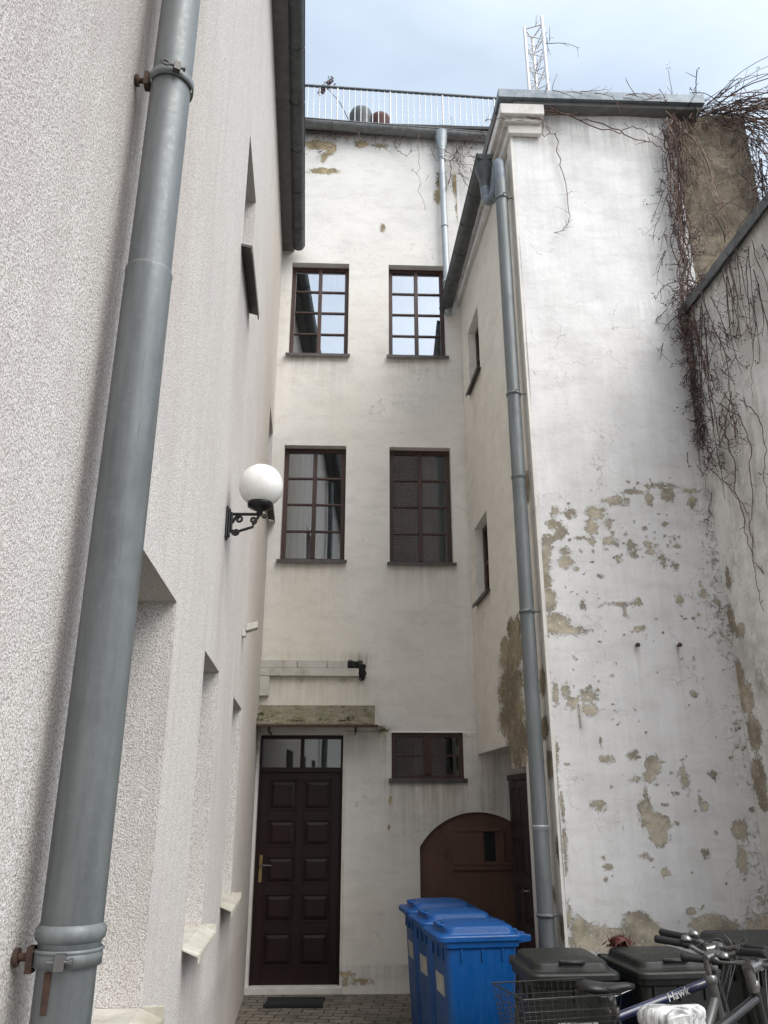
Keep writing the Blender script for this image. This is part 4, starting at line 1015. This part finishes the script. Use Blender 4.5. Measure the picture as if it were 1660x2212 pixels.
# left edge: thick hanging bundle
main_l = [(1455, 262), (1462, 330), (1468, 420), (1478, 520), (1485, 620), (1492, 680)]
for i in range(17):
    off = rng.gauss(-6, 11); poly_strand((st_, dk, st_, pa_)[i % 4], PF, [(x+off+rng.gauss(0, 7), y+rng.gauss(0, 12)) for x, y in main_l], rng.uniform(.005, .009), rng.uniform(.03, .16), 4, .018, dk, be, .5)
for i in range(26):    # fringe falling to the left of the bundle
    px = rng.uniform(1415, 1475); py = rng.uniform(290, 560); u, z = PF.at(px, py); strand((st_, dk)[i % 2], PF(u, z, .08), V((rng.gauss(-.2, .5), 0, -1)), rng.uniform(.15, .5), .005, .7, .5, .03, twigs=.3, tm=dk, berries=be)
# lower bundle from the coping downwards
low_m = [(1495, 680), (1508, 760), (1515, 840), (1522, 900), (1528, 960), (1535, 1030)]
for i in range(15):
    off = rng.gauss(2, 17); k_ = rng.randint(3, 6); poly_strand((st_, st_, dk)[i % 3], PF, [(x+off*(1-.08*q_)+rng.gauss(0, 9), y+rng.gauss(0, 14)) for q_, (x, y) in enumerate(low_m[:k_])], rng.uniform(.004, .008), rng.uniform(.03, .12), 5, .016, dk, be, .25, 1.2)
for (cx_, cy_, s_, m_) in ((1480, 690, 16, 14), (1540, 720, 20, 16), (1550, 770, 16, 14), (1560, 850, 16, 14), (1570, 880, 14, 14), (1500, 780, 14, 10), (1475, 650, 14, 10), (1515, 960, 12, 10), (1530, 990, 12, 8), (1575, 920, 12, 10), (1478, 700, 10, 8), (1548, 690, 12, 8)):
    for q in range(m_//2+1):
        u, z = PR.at(rng.gauss(cx_+22, s_*1.5), rng.gauss(cy_, s_*1.6))
        if u < -.03: strand((dk, st_)[q % 2], PR(u, z, rng.uniform(.03, .10)), V((rng.gauss(0, .3), rng.gauss(0, .6), -.6)), rng.uniform(.08, .26), .005, .6, .6, .025, twigs=.35, berries=be)
    for q in range(int(m_*.8)):
        u, z = PF.at(rng.gauss(cx_-8, s_*1.7), rng.gauss(cy_, s_*1.8)); u = min(u, 1.45); strand(dk, PF(u, z, rng.uniform(.05, .14)), V((rng.gauss(0, .6), rng.gauss(0, .3), -.6)), rng.uniform(.06, .18), .005, .6, .7, .02, twigs=.35, berries=be)
for l, r_ in (([(1535, 1000), (1540, 1040), (1534, 1090), (1530, 1130), (1528, 1155)], .005), ([(1553, 900), (1570, 950), (1585, 1000), (1590, 1060), (1612, 1150), (1628, 1210), (1650, 1240)], .006), ([(1565, 1040), (1600, 1080), (1620, 1120), (1624, 1180)], .004),
               ([(1600, 860), (1640, 900), (1655, 960), (1652, 1040), (1660, 1100)], .005), ([(1620, 640), (1632, 700), (1622, 800), (1625, 860)], .004), ([(1560, 700), (1572, 730), (1600, 730), (1625, 690)], .004), ([(1550, 870), (1600, 900), (1620, 960), (1625, 1060), (1620, 1130), (1628, 1200), (1635, 1260), (1650, 1320)], .005), ([(1482, 905), (1500, 910), (1520, 912), (1540, 905)], .004)):
    poly_strand(st_, PF if l[0][0] < 1545 else PR, l, r_, .03, 5, .007, dk, be, .10, .7)
# strands over the coping and on the neighbour wall
for i in range(42):
    u = rng.uniform(-1.7, -.05); strand((st_, dk)[i % 2], PR(u, 6.0, rng.uniform(-.2, .08)), V((rng.gauss(0, .5), rng.gauss(-.4, .6), rng.uniform(-.4, .5))), rng.uniform(.3, 1.0), rng.uniform(.004, .008), .7, .35, .04, twigs=.18, tm=dk, berries=be)
for i in range(13):
    u0_, z0_ = PR.at(rng.uniform(1505, 1560), rng.uniform(640, 720)); strand((dk, st_, st_)[i % 3], PR(min(u0_, -.04), z0_, rng.uniform(.03, .09)), V((-.05, rng.gauss(-.1, .3), -1)), rng.uniform(.5, 1.7), .006, .7, .22, .04, twigs=.25, tm=dk, berries=be)
for i in range(18):
    px = rng.uniform(1560, 1660); py = rng.uniform(520, 640)
    u, z = PR.at(px, py); strand(dk if i % 2 else st_, PR(u, z, .05), V((0, rng.gauss(0, .3), -1)), rng.uniform(.3, .9), .005, .8, .3, .035, twigs=.2, berries=be)
st_.build('stems', M['vine_bark'], hv); pa_.build('pale_stems', M['vine_pale'], hv); dk.build('twigs', M['vine_dark'], hv); be.build('dried_berries', M['vine_dark'], hv)

# creeper along the top edge of the front
fv = empty('climbing_vine', PF(.6, 8.2, .05), 'thin bare creeper strung under the grey roof flashing of the right house', 'vine')
st_ = MB(); dk = MB(); be = MB()
for l, r_ in (([(1165, 240), (1200, 240), (1240, 255), (1290, 262), (1330, 278), (1370, 300), (1410, 308), (1440, 330)], .010),
              ([(1190, 235), (1230, 248), (1300, 280), (1340, 286), (1370, 272), (1400, 285), (1425, 300)], .008),
              ([(1140, 250), (1175, 262), (1170, 290), (1185, 293), (1190, 278)], .006), ([(1160, 242), (1195, 245), (1250, 243)], .006),
              ([(1200, 286), (1206, 330), (1215, 365), (1226, 410), (1230, 455), (1229, 480), (1215, 498), (1197, 502)], .0055),
              ([(1258, 236), (1268, 215), (1280, 232), (1272, 240)], .004), ([(1050, 262), (1065, 258), (1100, 255), (1130, 260), (1145, 265)], .004)):
    poly_strand(st_, PF, l, r_, .10 if l[0][1] < 284 else .03, 4, .008, dk, be, .10, .7)
for i in range(14):
    u = rng.uniform(.3, 1.5); strand((st_, dk)[i % 2], PF(u, 8.27+rng.uniform(-.03, .2), .18), V((rng.gauss(.4, .7), -.1, rng.gauss(-.3, .3))), rng.uniform(.12, .3), .005, .4, .5, .03, twigs=.15)
st_.add(dk.v, dk.f, True); st_.build('stems', M['vine_bark'], fv)
# creeper on the back gutter
bv = empty('climbing_vine', PB(2.2, 10.5, .1), 'bare creeper on the back gutter beside the slim downpipe', 'vine')
st_ = MB(); pa_ = MB(); dk = MB(); be = MB()
for l, r_, k_ in (([(970, 400), (975, 350), (985, 330), (1000, 310), (1010, 290)], .008, 0), ([(985, 310), (990, 350), (1000, 390), (1020, 420), (1010, 450)], .006, 0), ([(965, 372), (950, 378), (945, 372)], .005, 0), ([(1050, 285), (1030, 300), (1010, 330), (1000, 345)], .006, 0),
                  ([(905, 290), (903, 340), (905, 380), (910, 420), (918, 452)], .005, 1), ([(765, 275), (775, 285), (780, 305)], .006, 1), ([(680, 315), (690, 330), (700, 322), (720, 318)], .005, 0), ([(850, 305), (860, 325), (880, 335), (892, 326)], .006, 0), ([(663, 305), (700, 290), (720, 275)], .006, 1), ([(930, 320), (940, 345), (955, 350)], .004, 0), ([(800, 312), (830, 318), (845, 330)], .004, 0)):
    poly_strand(pa_ if k_ else st_, PB, l, r_, .14 if l[0][1] < 300 else .06, 4, .012, dk, be, .22, .9)
for i in range(40):
    px = rng.gauss(1000, 22); u, z = PB.at(px, rng.uniform(280, 420)); strand((dk, st_, st_)[i % 3], PB(u, z, .12), V((rng.gauss(0, .7), -.1, rng.gauss(-.3, .6))), rng.uniform(.12, .45), .005, .4, .5, .03, twigs=.2, berries=be)
for i in range(45):
    u = rng.uniform(.1, 2.8); strand((dk, st_)[i % 2], PB(u, 10.80, .06), V((rng.gauss(0, 1), -.1, rng.gauss(-.2, .4))), rng.uniform(.1, .35), .004, .4, .5, .03, twigs=.1)
st_.build('stems', M['vine_bark'], bv); pa_.build('pale_stems', M['vine_pale'], bv); dk.build('twigs', M['vine_dark'], bv); be.build('dried_berries', M['vine_dark'], bv)
mv = MB()
for i in range(13):
    z = rng.uniform(9.8, 11.5); strand(mv, (mx_+rng.gauss(.02, .1), my_+rng.gauss(-.05, .1), z), V((rng.gauss(.2, .6), rng.gauss(0, .6), rng.gauss(.2, .8))), rng.uniform(.15, .4), .006, .3, .6, .035, twigs=.15)
strand(mv, (mx_+.12, my_-.05, 11.3), V((1, 0, .2)), .5, .007, .5, .3, .035, twigs=.1)
tag(mv.build('climbing_vine', M['vine_bark']), 'few bare creeper shoots twisted round the lattice mast', 'vine')

# ------------------------------------------------------------------ wheelie bins
def rrect(w_, d_, r, n=5):
    pts = []
    for (cx_, cy_, a0) in ((w_/2-r, d_/2-r, 0), (-w_/2+r, d_/2-r, pi/2), (-w_/2+r, -d_/2+r, pi), (w_/2-r, -d_/2+r, 3*pi/2)):
        for i in range(n+1):
            a = a0+pi/2*i/n; pts.append((cx_+cos(a)*r, cy_+sin(a)*r))
    return pts
def loft(mb, secs, cap=True, smooth=True):
    n = len(secs[0]); vs = [p for s_ in secs for p in s_]; fs = []
    for j in range(len(secs)-1):
        for i in range(n): fs.append((j*n+i, j*n+(i+1) % n, (j+1)*n+(i+1) % n, (j+1)*n+i))
    if cap: fs.append(tuple(reversed(range(n)))); fs.append(tuple((len(secs)-1)*n+i for i in range(n)))
    mb.add(vs, fs, False)
def make_bin(mat, label, group, W=.48, D=.55, Hh=.93, sticker=True):
    root = empty('wheelie_bin', (0, 0, 0), label, 'wheelie bin', group)
    b = MB(); secs = []
    for (z, w_, d_, yo) in ((.02, W*.74, D*.66, -.01), (.05, W*.78, D*.70, -.01), (Hh*.45, W*.84, D*.80, -.005), (Hh-.09, W*.90, D*.88, 0), (Hh-.085, W*.96, D*.94, 0), (Hh-.045, W*.97, D*.95, 0), (Hh-.04, W*.90, D*.88, 0)):
        secs.append([(x, y+yo, z) for x, y in rrect(w_, d_, .045)])
    loft(b, secs)
    for x in (-W*.3, 0, W*.3):      # ribs under the rim
        b.box((x-.006, -D*.46, Hh-.16), (x+.006, -D*.42, Hh-.09))
    for s_ in (-1, 1):
        for y in (-D*.25, 0, D*.25): b.box((s_*W*.455-.006, y-.006, Hh-.16), (s_*W*.455+.006, y+.006, Hh-.09))
    b.build('body', M[mat], root, bevel=.004, local=True)
    l = MB(); z0 = Hh-.038
    sec = lambda w_, d_, z, yo=0, r=.05, tilt=0: [(x, y+yo, z+tilt*y) for x, y in rrect(w_, d_, r)]
    loft(l, [sec(W*1.0, D*1.04, z0-.012, -.01), sec(W*1.02, D*1.06, z0-.010, -.01), sec(W*1.02, D*1.06, z0+.016, -.01), sec(W*.995, D*1.03, z0+.024, -.01),
             sec(W*.90, D*.90, z0+.026, 0), sec(W*.87, D*.86, z0+.034, 0), sec(W*.84, D*.83, z0+.060, .0), sec(W*.80, D*.78, z0+.069, .005), sec(W*.5, D*.5, z0+.082, .005), sec(W*.2, D*.2, z0+.086, .005)])
    lid = l.build('lid', M[mat], root, bevel=.003, local=True)
    for f_ in lid.data.polygons: f_.use_smooth = False
    h = MB(); y0 = -D*.41; zh = z0+.072
    h.tube([(-.062, y0+.02, zh-.012), (-.062, y0-.022, zh-.004), (.062, y0-.022, zh-.004), (.062, y0+.02, zh-.012)], .010, 8)
    h.tube([(-.062, y0+.022, zh-.004), (.062, y0+.022, zh-.004)], .008, 8)
    h.build('lid_handle', M[mat], lid, local=True)
    hg = MB(); yb = D*.53
    hg.tube([(-W*.40, yb+.03, Hh-.035), (W*.40, yb+.03, Hh-.035)], .014, 10)
    for x in (-W*.42, -W*.16, W*.16, W*.42): hg.hexa([(x-.02, D*.44, Hh-.065), (x+.02, D*.44, Hh-.065), (x+.02, yb+.045, Hh-.055), (x-.02, yb+.045, Hh-.055), (x-.02, D*.44, Hh-.01), (x+.02, D*.44, Hh-.01), (x+.02, yb+.045, Hh-.02), (x-.02, yb+.045, Hh-.02)])
    hg.build('rear_handle', M[mat], root, bevel=.003, local=True)
    for s_ in (-1, 1):
        wv = MB(); wv.lathe((s_*(W*.40), D*.36, .10), [(.0, -.022), (.03, -.022), (.075, -.018), (.098, -.014), (.10, 0), (.098, .014), (.075, .018), (.03, .022), (0, .022)], 24, ax=V((1, 0, 0))); wv.build('wheel', M['rubber'], root, local=True)
    if sticker:
        s1_ = MB(); s1_.hexa([(-W*.20, -D*.412-.001, .52), (W*.24, -D*.412-.001, .52), (W*.24, -D*.40, .52), (-W*.20, -D*.40, .52), (-W*.20, -D*.43-.003, .68), (W*.24, -D*.43-.003, .68), (W*.24, -D*.42, .68), (-W*.20, -D*.42, .68)]); s1_.build('sticker', M['label_paper'], root, local=True)
    return root
gb_ = 'blue paper bins in a row by the arched door'
b0 = make_bin('bin_blue', 'nearest of the three blue bins, its whole side in view', gb_)
e = V((1.205, 6.36, 0)); 
pos = [(.60, 6.12, -80), (.52, 6.78, -79), (.45, 7.45, -82)]
labs = ['nearest of the three blue bins, its whole side in view', 'middle blue bin between the near and the far blue bin', 'farthest blue bin, right in front of the arched door']
for i, (x, y, a) in enumerate(pos):
    o = b0 if i == 0 else copy_tree(b0); o.location = (x, y, 0); o.rotation_euler = (0, 0, radians(a)); o['label'] = labs[i]; o.scale = (1, 1, 1.04)
gk = 'black bins against the peeling wall'
k0 = make_bin('bin_black', 'x', gk, sticker=True)
kp_ = [(.99, 5.12, 4, 'black bin left of the leaf-strewn bin, its lid fully in view'), (1.55, 5.18, 8, 'black bin with a dead leaf clump on its lid, right of the first')]
for i, (x, y, a, lb) in enumerate(kp_):
    o = k0 if i == 0 else copy_tree(k0); o.location = (x, y, 0); o.rotation_euler = (0, 0, radians(a)); o['label'] = lb
k2 = make_bin('bin_black', 'larger black bin at the right edge behind the handlebars', gk, W=.62, D=.72, Hh=1.00); k2.location = (2.20, 5.25, 0); k2.rotation_euler = (0, 0, radians(2))
lfm = MB()
for i in range(60):
    c0 = V((1.40+random.gauss(0, .04), 5.36+random.gauss(0, .02), .955+random.random()*.05)); d = V([random.gauss(0, 1) for _ in range(3)]).normalized()*.03; e_ = d.orthogonal().normalized()*.016
    lfm.add([c0-d, c0+e_, c0+d*1.1+V((0, 0, .008)), c0-e_], [(0, 1, 2, 3)])
tag(lfm.build('dead_leaves', M['red_leaf']), 'clump of dead red-brown leaves lying on a black bin lid', 'leaves')

# ------------------------------------------------------------------ bicycles
def text_on(txt, size, mat, parent, mtx):
    c_ = bpy.data.curves.new('lettering', 'FONT'); c_.body = txt; c_.size = size; c_.extrude = .001; c_.align_x = 'CENTER'; c_.align_y = 'CENTER'
    o = bpy.data.objects.new('lettering', c_); col.objects.link(o)
    dg = bpy.context.evaluated_depsgraph_get(); me = bpy.data.meshes.new_from_object(o.evaluated_get(dg)); bpy.data.objects.remove(o)
    me.transform(mtx); me.materials.clear(); me.materials.append(mat); r = bpy.data.objects.new('lettering', me); col.objects.link(r); r.parent = parent; return r
def bike(label, x, y, ang, fm='bike_black', tt='bike_black', sad='saddle_vinyl', bars='flat', grips='rubber', steer=0, saddle_z=.98, bar_z=1.10, step=False, stem_m='steel', basket=False, text=None, bag=False, lean=0, th=0., fork=None, thick=1., wr_=.34, riser=.0, bw=.30):
    root = empty('bicycle', (0, 0, 0), label, 'bicycle', 'bicycles parked in front of the bins')
    def B_(mb, nm, m_, par=root, bev=0): return mb.build(nm, M[m_], par, bevel=bev, local=True)
    RW = V((-.50, 0, wr_)); FW = V((.55, 0, wr_)); BBk = V((-.06, 0, .29)); ST = V((-.17, 0, .80+th)); HT = V((.36, 0, .93+th)); HB = V((.395, 0, .80+th*.6))
    for (c_, nm) in ((RW, 'rear_wheel'), (FW, 'front_wheel')):
        ww = MB(); pts = [c_+V((cos(a)*(wr_-.022), 0, sin(a)*(wr_-.022))) for a in [2*pi*i/40 for i in range(40)]]
        ww.tube(pts, .022, 10, closed=True); wo = B_(ww, nm, 'rubber')
        rm = MB(); rm.tube([c_+V((cos(a)*(wr_-.05), 0, sin(a)*(wr_-.05))) for a in [2*pi*i/40 for i in range(40)]], .010, 6, closed=True)
        for i in range(28):
            a = 2*pi*i/28; rm.tube([c_+V((cos(a+.4*(-1)**i)*.02, .025*(-1)**i, sin(a+.4*(-1)**i)*.02)), c_+V((cos(a)*(wr_-.05), 0, sin(a)*(wr_-.05)))], .0013, 4)
        rm.tube([c_+V((0, -.05, 0)), c_+V((0, .05, 0))], .018, 10); B_(rm, 'rim', 'steel', wo)
    f = MB()
    if step:
        f.tube([HT+V((.01, 0, -.05)), V((.12, 0, .62)), V((-.13, 0, .52))], .021, 12); f.tube([HB, V((.15, 0, .46)), BBk], .024, 12)
    else:
        f.tube([HB, BBk], .021, 12)
    f.tube([BBk, ST], .017, 12)
    f.tube([HT+V((-.006, 0, .02)), HB+V((.006, 0, -.03))], .021, 12)
    for s_ in (-1, 1):
        f.tube([BBk+V((0, .02*s_, 0)), RW+V((0, .06*s_, 0))], .010, 8); f.tube([ST+V((0, .012*s_, -.02)), RW+V((0, .06*s_, 0))], .009, 8)
    fo = B_(f, 'frame', fm)
    if not step:
        t = MB(); t.tube([HT+V((-.0, 0, -.03)), ST+V((0, 0, -.03))], .0195, 14); to = B_(t, 'top_tube', tt)
        if text:
            a = HT+V((-.0, 0, -.03)); b = ST+V((0, 0, -.03)); d = (a-b).normalized(); nn3 = V((0, -1, 0)); up_ = nn3.cross(d)*-1
            up_ = d.cross(nn3)*-1
            c0 = b.lerp(a, .60)+nn3*.0195+V((0, 0, .004))
            if up_.z < 0: up_ = -up_
            m4 = Matrix(((d.x, up_.x, nn3.x, c0.x), (d.y, up_.y, nn3.y, c0.y), (d.z, up_.z, nn3.z, c0.z), (0, 0, 0, 1)))
            text_on(text, .05, M['letter_white'], to, m4)
    k_ = MB()
    for s_ in (-1, 1): k_.tube([HB+V((.012, .05*s_, -.05)), FW+V((0, .055*s_, .0))], .014, 10)
    k_.tube([HB+V((.006, -.05, -.045)), HB+V((.006, .05, -.045))], .018, 10); B_(k_, 'fork', fork or fm)
    stp = MB(); top = HT+V((-.03, 0, bar_z-.93-th)); fwd = V((.07, 0, .0))
    stp.tube([HT+V((-.006, 0, .0)), top], .014*thick, 12); stp.tube([top, top+fwd+V((0, 0, .01))], .017*thick, 12); stp.tube([top+fwd+V((0, -.025, .01)), top+fwd+V((0, .025, .01))], .024, 12)
    stp.lathe(HT+V((-.005, 0, .012)), [(.026, 0), (.028, .01), (.026, .03), (.018, .034)], 16)
    B_(stp, 'stem', stem_m)
    c_ = top+fwd+V((0, 0, .01)); R3 = Matrix.Rotation(radians(steer), 3, 'Z')
    hb_ = MB()
    for s_ in (-1, 1):
        gr_ = MB(); lv = MB()
        if bars == 'flat': pl_ = [V((0, 0, 0)), V((0, .06*s_, 0)), V((-.01, .14*s_, riser)), V((-.045, bw*s_, riser+.01))]
        else: pl_ = [V((0, 0, 0)), V((.03, .08*s_, .03)), V((.01, .20*s_, .06)), V((-.12, (bw-.02)*s_, .05)), V((-.24, bw*s_, .02))]
        pl_ = [c_+R3 @ p for p in pl_]
        hb_.tube(smooth_path(pl_, 4), .011, 10)
        a, b = pl_[-2], pl_[-1]; d = (b-a).normalized(); gr_.tube([b-d*.115, b-d*.11, b-d*.06, b, b+d*.012, b+d*.018], [.0155, .017, .0165, .018, .018, .012], 12)
        q = b-d*.13; lv.tube([q, q+R3 @ V((.035, 0, -.01)), q+R3 @ V((.05, 0, -.018))+d*.10], .007, 8); lv.lathe(q, [(.018, -.014), (.02, -.012), (.02, .012), (.018, .014)], 12, ax=d)
        # brake cable
        lv.tube(smooth_path([q+R3 @ V((.04, 0, -.01))-d*.02, q+R3 @ V((.10, 0, .03))-d*.10, c_+R3 @ V((.12, .02*s_, -.02)), HT+V((.05, .02*s_, -.08))], 6), .003, 5)
        B_(gr_, 'grip', grips); B_(lv, 'brake_lever', 'bike_black')
    B_(hb_, 'handlebar', 'steel')
    bl_ = MB(); q = c_+R3 @ V((-.01, .13, riser+.015)); bl_.lathe(q, [(.0, .026), (.018, .022), (.026, .008), (.026, 0), (0, 0)], 14); B_(bl_, 'bell', 'steel')
    sp_ = MB(); dS = (ST-BBk).normalized(); tS = ST+dS*((saddle_z-.05-ST.z)/dS.z); sp_.tube([ST-dS*.02, tS], .0135, 12); B_(sp_, 'seatpost', 'steel')
    sp_ = MB(); sp_.lathe(ST+dS*.002, [(.021, -.015), (.022, 0), (.021, .015)], 14, ax=dS); sp_.tube([ST+V((-.03, -.012, 0)), ST+V((-.03, .03, 0))], .006, 6); B_(sp_, 'seat_clamp', 'steel')
    sa = MB(); secs = []
    cs = tS+V((-.02, 0, 0))
    for (xx, wd, zt_, th) in ((-.135, .045, .052, .028), (-.125, .062, .060, .042), (-.09, .076, .064, .050), (-.045, .070, .058, .048), (.0, .046, .052, .042), (.05, .028, .050, .036), (.10, .020, .049, .032), (.135, .014, .042, .022)):
        ring = []
        for i in range(14):
            a = 2*pi*i/14; ring.append(cs+V((xx, cos(a)*wd, zt_-th/2+sin(a)*th/2*(1 if sin(a) > 0 else 1.1))))
        secs.append(ring)
    loft(sa, secs); sa.sm = [True]*len(sa.f)
    so = B_(sa, 'saddle', sad)
    sr = MB()
    for s_ in (-1, 1): sr.tube([cs+V((.12, .006*s_, .02)), cs+V((.03, .022*s_, 0)), cs+V((-.04, .022*s_, 0)), cs+V((-.12, .04*s_, .02))], .0035, 6)
    sr.tube([cs+V((0, -.03, .0)), cs+V((0, .03, 0))], .014, 8); B_(sr, 'saddle_rails', 'steel', so)
    if bag:
        bgm = MB(); secs = []; random.seed(5)
        for j, (xx, wd, zt_, bt) in enumerate(((-.165, .03, .055, -.04), (-.155, .075, .075, -.07), (-.10, .098, .086, -.085), (-.04, .09, .080, -.075), (.02, .062, .070, -.055), (.08, .045, .068, -.04), (.14, .034, .062, -.03), (.165, .015, .050, .0))):
            ring = []; N2 = 30
            for i in range(N2):
                a = 2*pi*i/N2; wv_ = 1+.05*sin(i*3.1+j*1.3)+.05*mn.noise(V((i*.7, j*.9, 3)))
                if sin(a) >= 0: ring.append(cs+V((xx, cos(a)*wd*wv_, zt_-.02+sin(a)*.022*wv_)))
                else: ring.append(cs+V((xx+.01*sin(i), cos(a)*wd*wv_*(1+.12*sin(a)), zt_-.02+sin(a)*(zt_-bt)*(.85+.2*mn.noise(V((i*.6, j, 1)))))))
            secs.append(ring)
        loft(bgm, secs); bgm.sm = [True]*len(bgm.f); B_(bgm, 'plastic_bag', 'plastic_bag', so)
    cr = MB(); cr.lathe(BBk+V((0, -.05, 0)), [(.0, -.004), (.085, -.003), (.09, 0), (.085, .003), (0, .004)], 30, ax=V((0, 1, 0)))
    cr.tube([BBk+V((0, -.065, 0)), BBk+V((.10, -.07, -.13))], .010, 8); cr.tube([BBk+V((0, .065, 0)), BBk+V((-.10, .07, .13))], .010, 8); cr.tube([BBk+V((0, -.07, 0)), BBk+V((0, .07, 0))], .016, 8)
    B_(cr, 'crankset', 'steel')
    pd = MB(); 
    for (q, s_) in ((BBk+V((.10, -.115, -.13)), 1), (BBk+V((-.10, .115, .13)), -1)): pd.box((q.x-.045, q.y-.04, q.z-.012), (q.x+.045, q.y+.04, q.z+.012))
    B_(pd, 'pedals', 'rubber', bev=.004)
    chn = MB(); chn.tube([BBk+V((0, -.05, .088)), RW+V((0, -.05, .035)), RW+V((-.035, -.05, 0)), RW+V((0, -.05, -.035)), BBk+V((0, -.05, -.088)), BBk+V((.088, -.05, 0))], .005, 5, closed=True); B_(chn, 'chain', 'black_iron')
    for (c_, nm, a0, a1) in ((RW, 'rear_mudguard', 20, 200), (FW, 'front_mudguard', 60, 190)):
        mg = MB(); nn4 = 20; vs = []
        for i in range(nn4+1):
            a = radians(a0+(a1-a0)*i/nn4); r_ = wr_+.022
            for yy, rr in ((-.028, -.010), (0, 0), (.028, -.010)): vs.append(c_+V((cos(a)*(r_+rr), yy, sin(a)*(r_+rr))))
        mg.add(vs, [(3*i+j, 3*i+j+1, 3*i+j+4, 3*i+j+3) for i in range(nn4) for j in range(2)], True); B_(mg, nm, 'bike_black')
    if basket:
        rk = MB(); zr = .76
        for s_ in (-1, 1): rk.tube([V((-.16, .05*s_, zr)), V((-.62, .06*s_, zr)), V((-.64, .03*s_, zr))], .005, 6); rk.tube([V((-.50, .065*s_, zr)), RW+V((0, .07*s_, 0))], .005, 6)
        rk.tube([V((-.62, -.06, zr)), V((-.62, .06, zr))], .005, 6); B_(rk, 'rear_rack', 'bike_black')
        bs = MB(); x0, x1, y0, y1, z0_, z1_ = -.66, -.26, -.15, .15, zr+.012, zr+.215
        e_ = .03
        def rect(z, ex, r_): bs.tube([(x0-ex, y0-ex, z), (x1+ex, y0-ex, z), (x1+ex, y1+ex, z), (x0-ex, y1+ex, z), (x0-ex, y0-ex, z)], r_, 6)
        rect(z1_, e_, .0035); rect(z1_-.05, e_*.75, .002); rect(z0_, 0, .0025)
        for q in range(1, 7): rect(z0_+(z1_-z0_-.06)*q/7, e_*.75*q/7, .0014)
        for q in range(15):
            t = q/14; xx = x0+(x1-x0)*t; xe = x0-e_+(x1-x0+2*e_)*t
            bs.tube([(xe, y0-e_, z1_), (xx, y0, z0_), (xx, y1, z0_), (xe, y1+e_, z1_)], .0014, 4)
        for q in range(12):
            t = q/11; yy = y0+(y1-y0)*t; ye = y0-e_+(y1-y0+2*e_)*t
            bs.tube([(x0-e_, ye, z1_), (x0, yy, z0_), (x1, yy, z0_), (x1+e_, ye, z1_)], .0014, 4)
        B_(bs, 'wire_basket', 'wire')
    root.location = (x, y, 0); root.rotation_euler = (radians(lean), 0, radians(ang))
    return root
# far bicycle, pointing right, wire basket over its rear wheel
bike('black bicycle with blue lettered top tube and wire basket behind its black saddle', 1.215, 4.26, 14, fm='bike_black', tt='bike_blue', text='Hawk', basket=True, saddle_z=.985, bar_z=1.10, steer=14, riser=.02, th=.075, fork='bike_black')
bike('grey low-step bicycle between the lettered bicycle and the bagged one', 1.20, 3.98, 35, fm='bike_grey', step=True, sad='saddle_vinyl', saddle_z=.86, bar_z=1.09, steer=4, bars='flat', riser=.03, bw=.26, th=.05, fork='bike_grey')
bc = bike('black bicycle with white plastic bag over its saddle and a cream handlebar grip', 1.345, 3.86, 36, fm='bike_black', bag=True, sad='saddle_pale', saddle_z=.965, bar_z=1.07, bars='flat', grips='grip_cream', steer=22, th=.05, fork='steel', thick=1.7)
[g_ for g_ in bc.children if g_.name.startswith('grip')][-1].data.materials[0] = M['rubber']
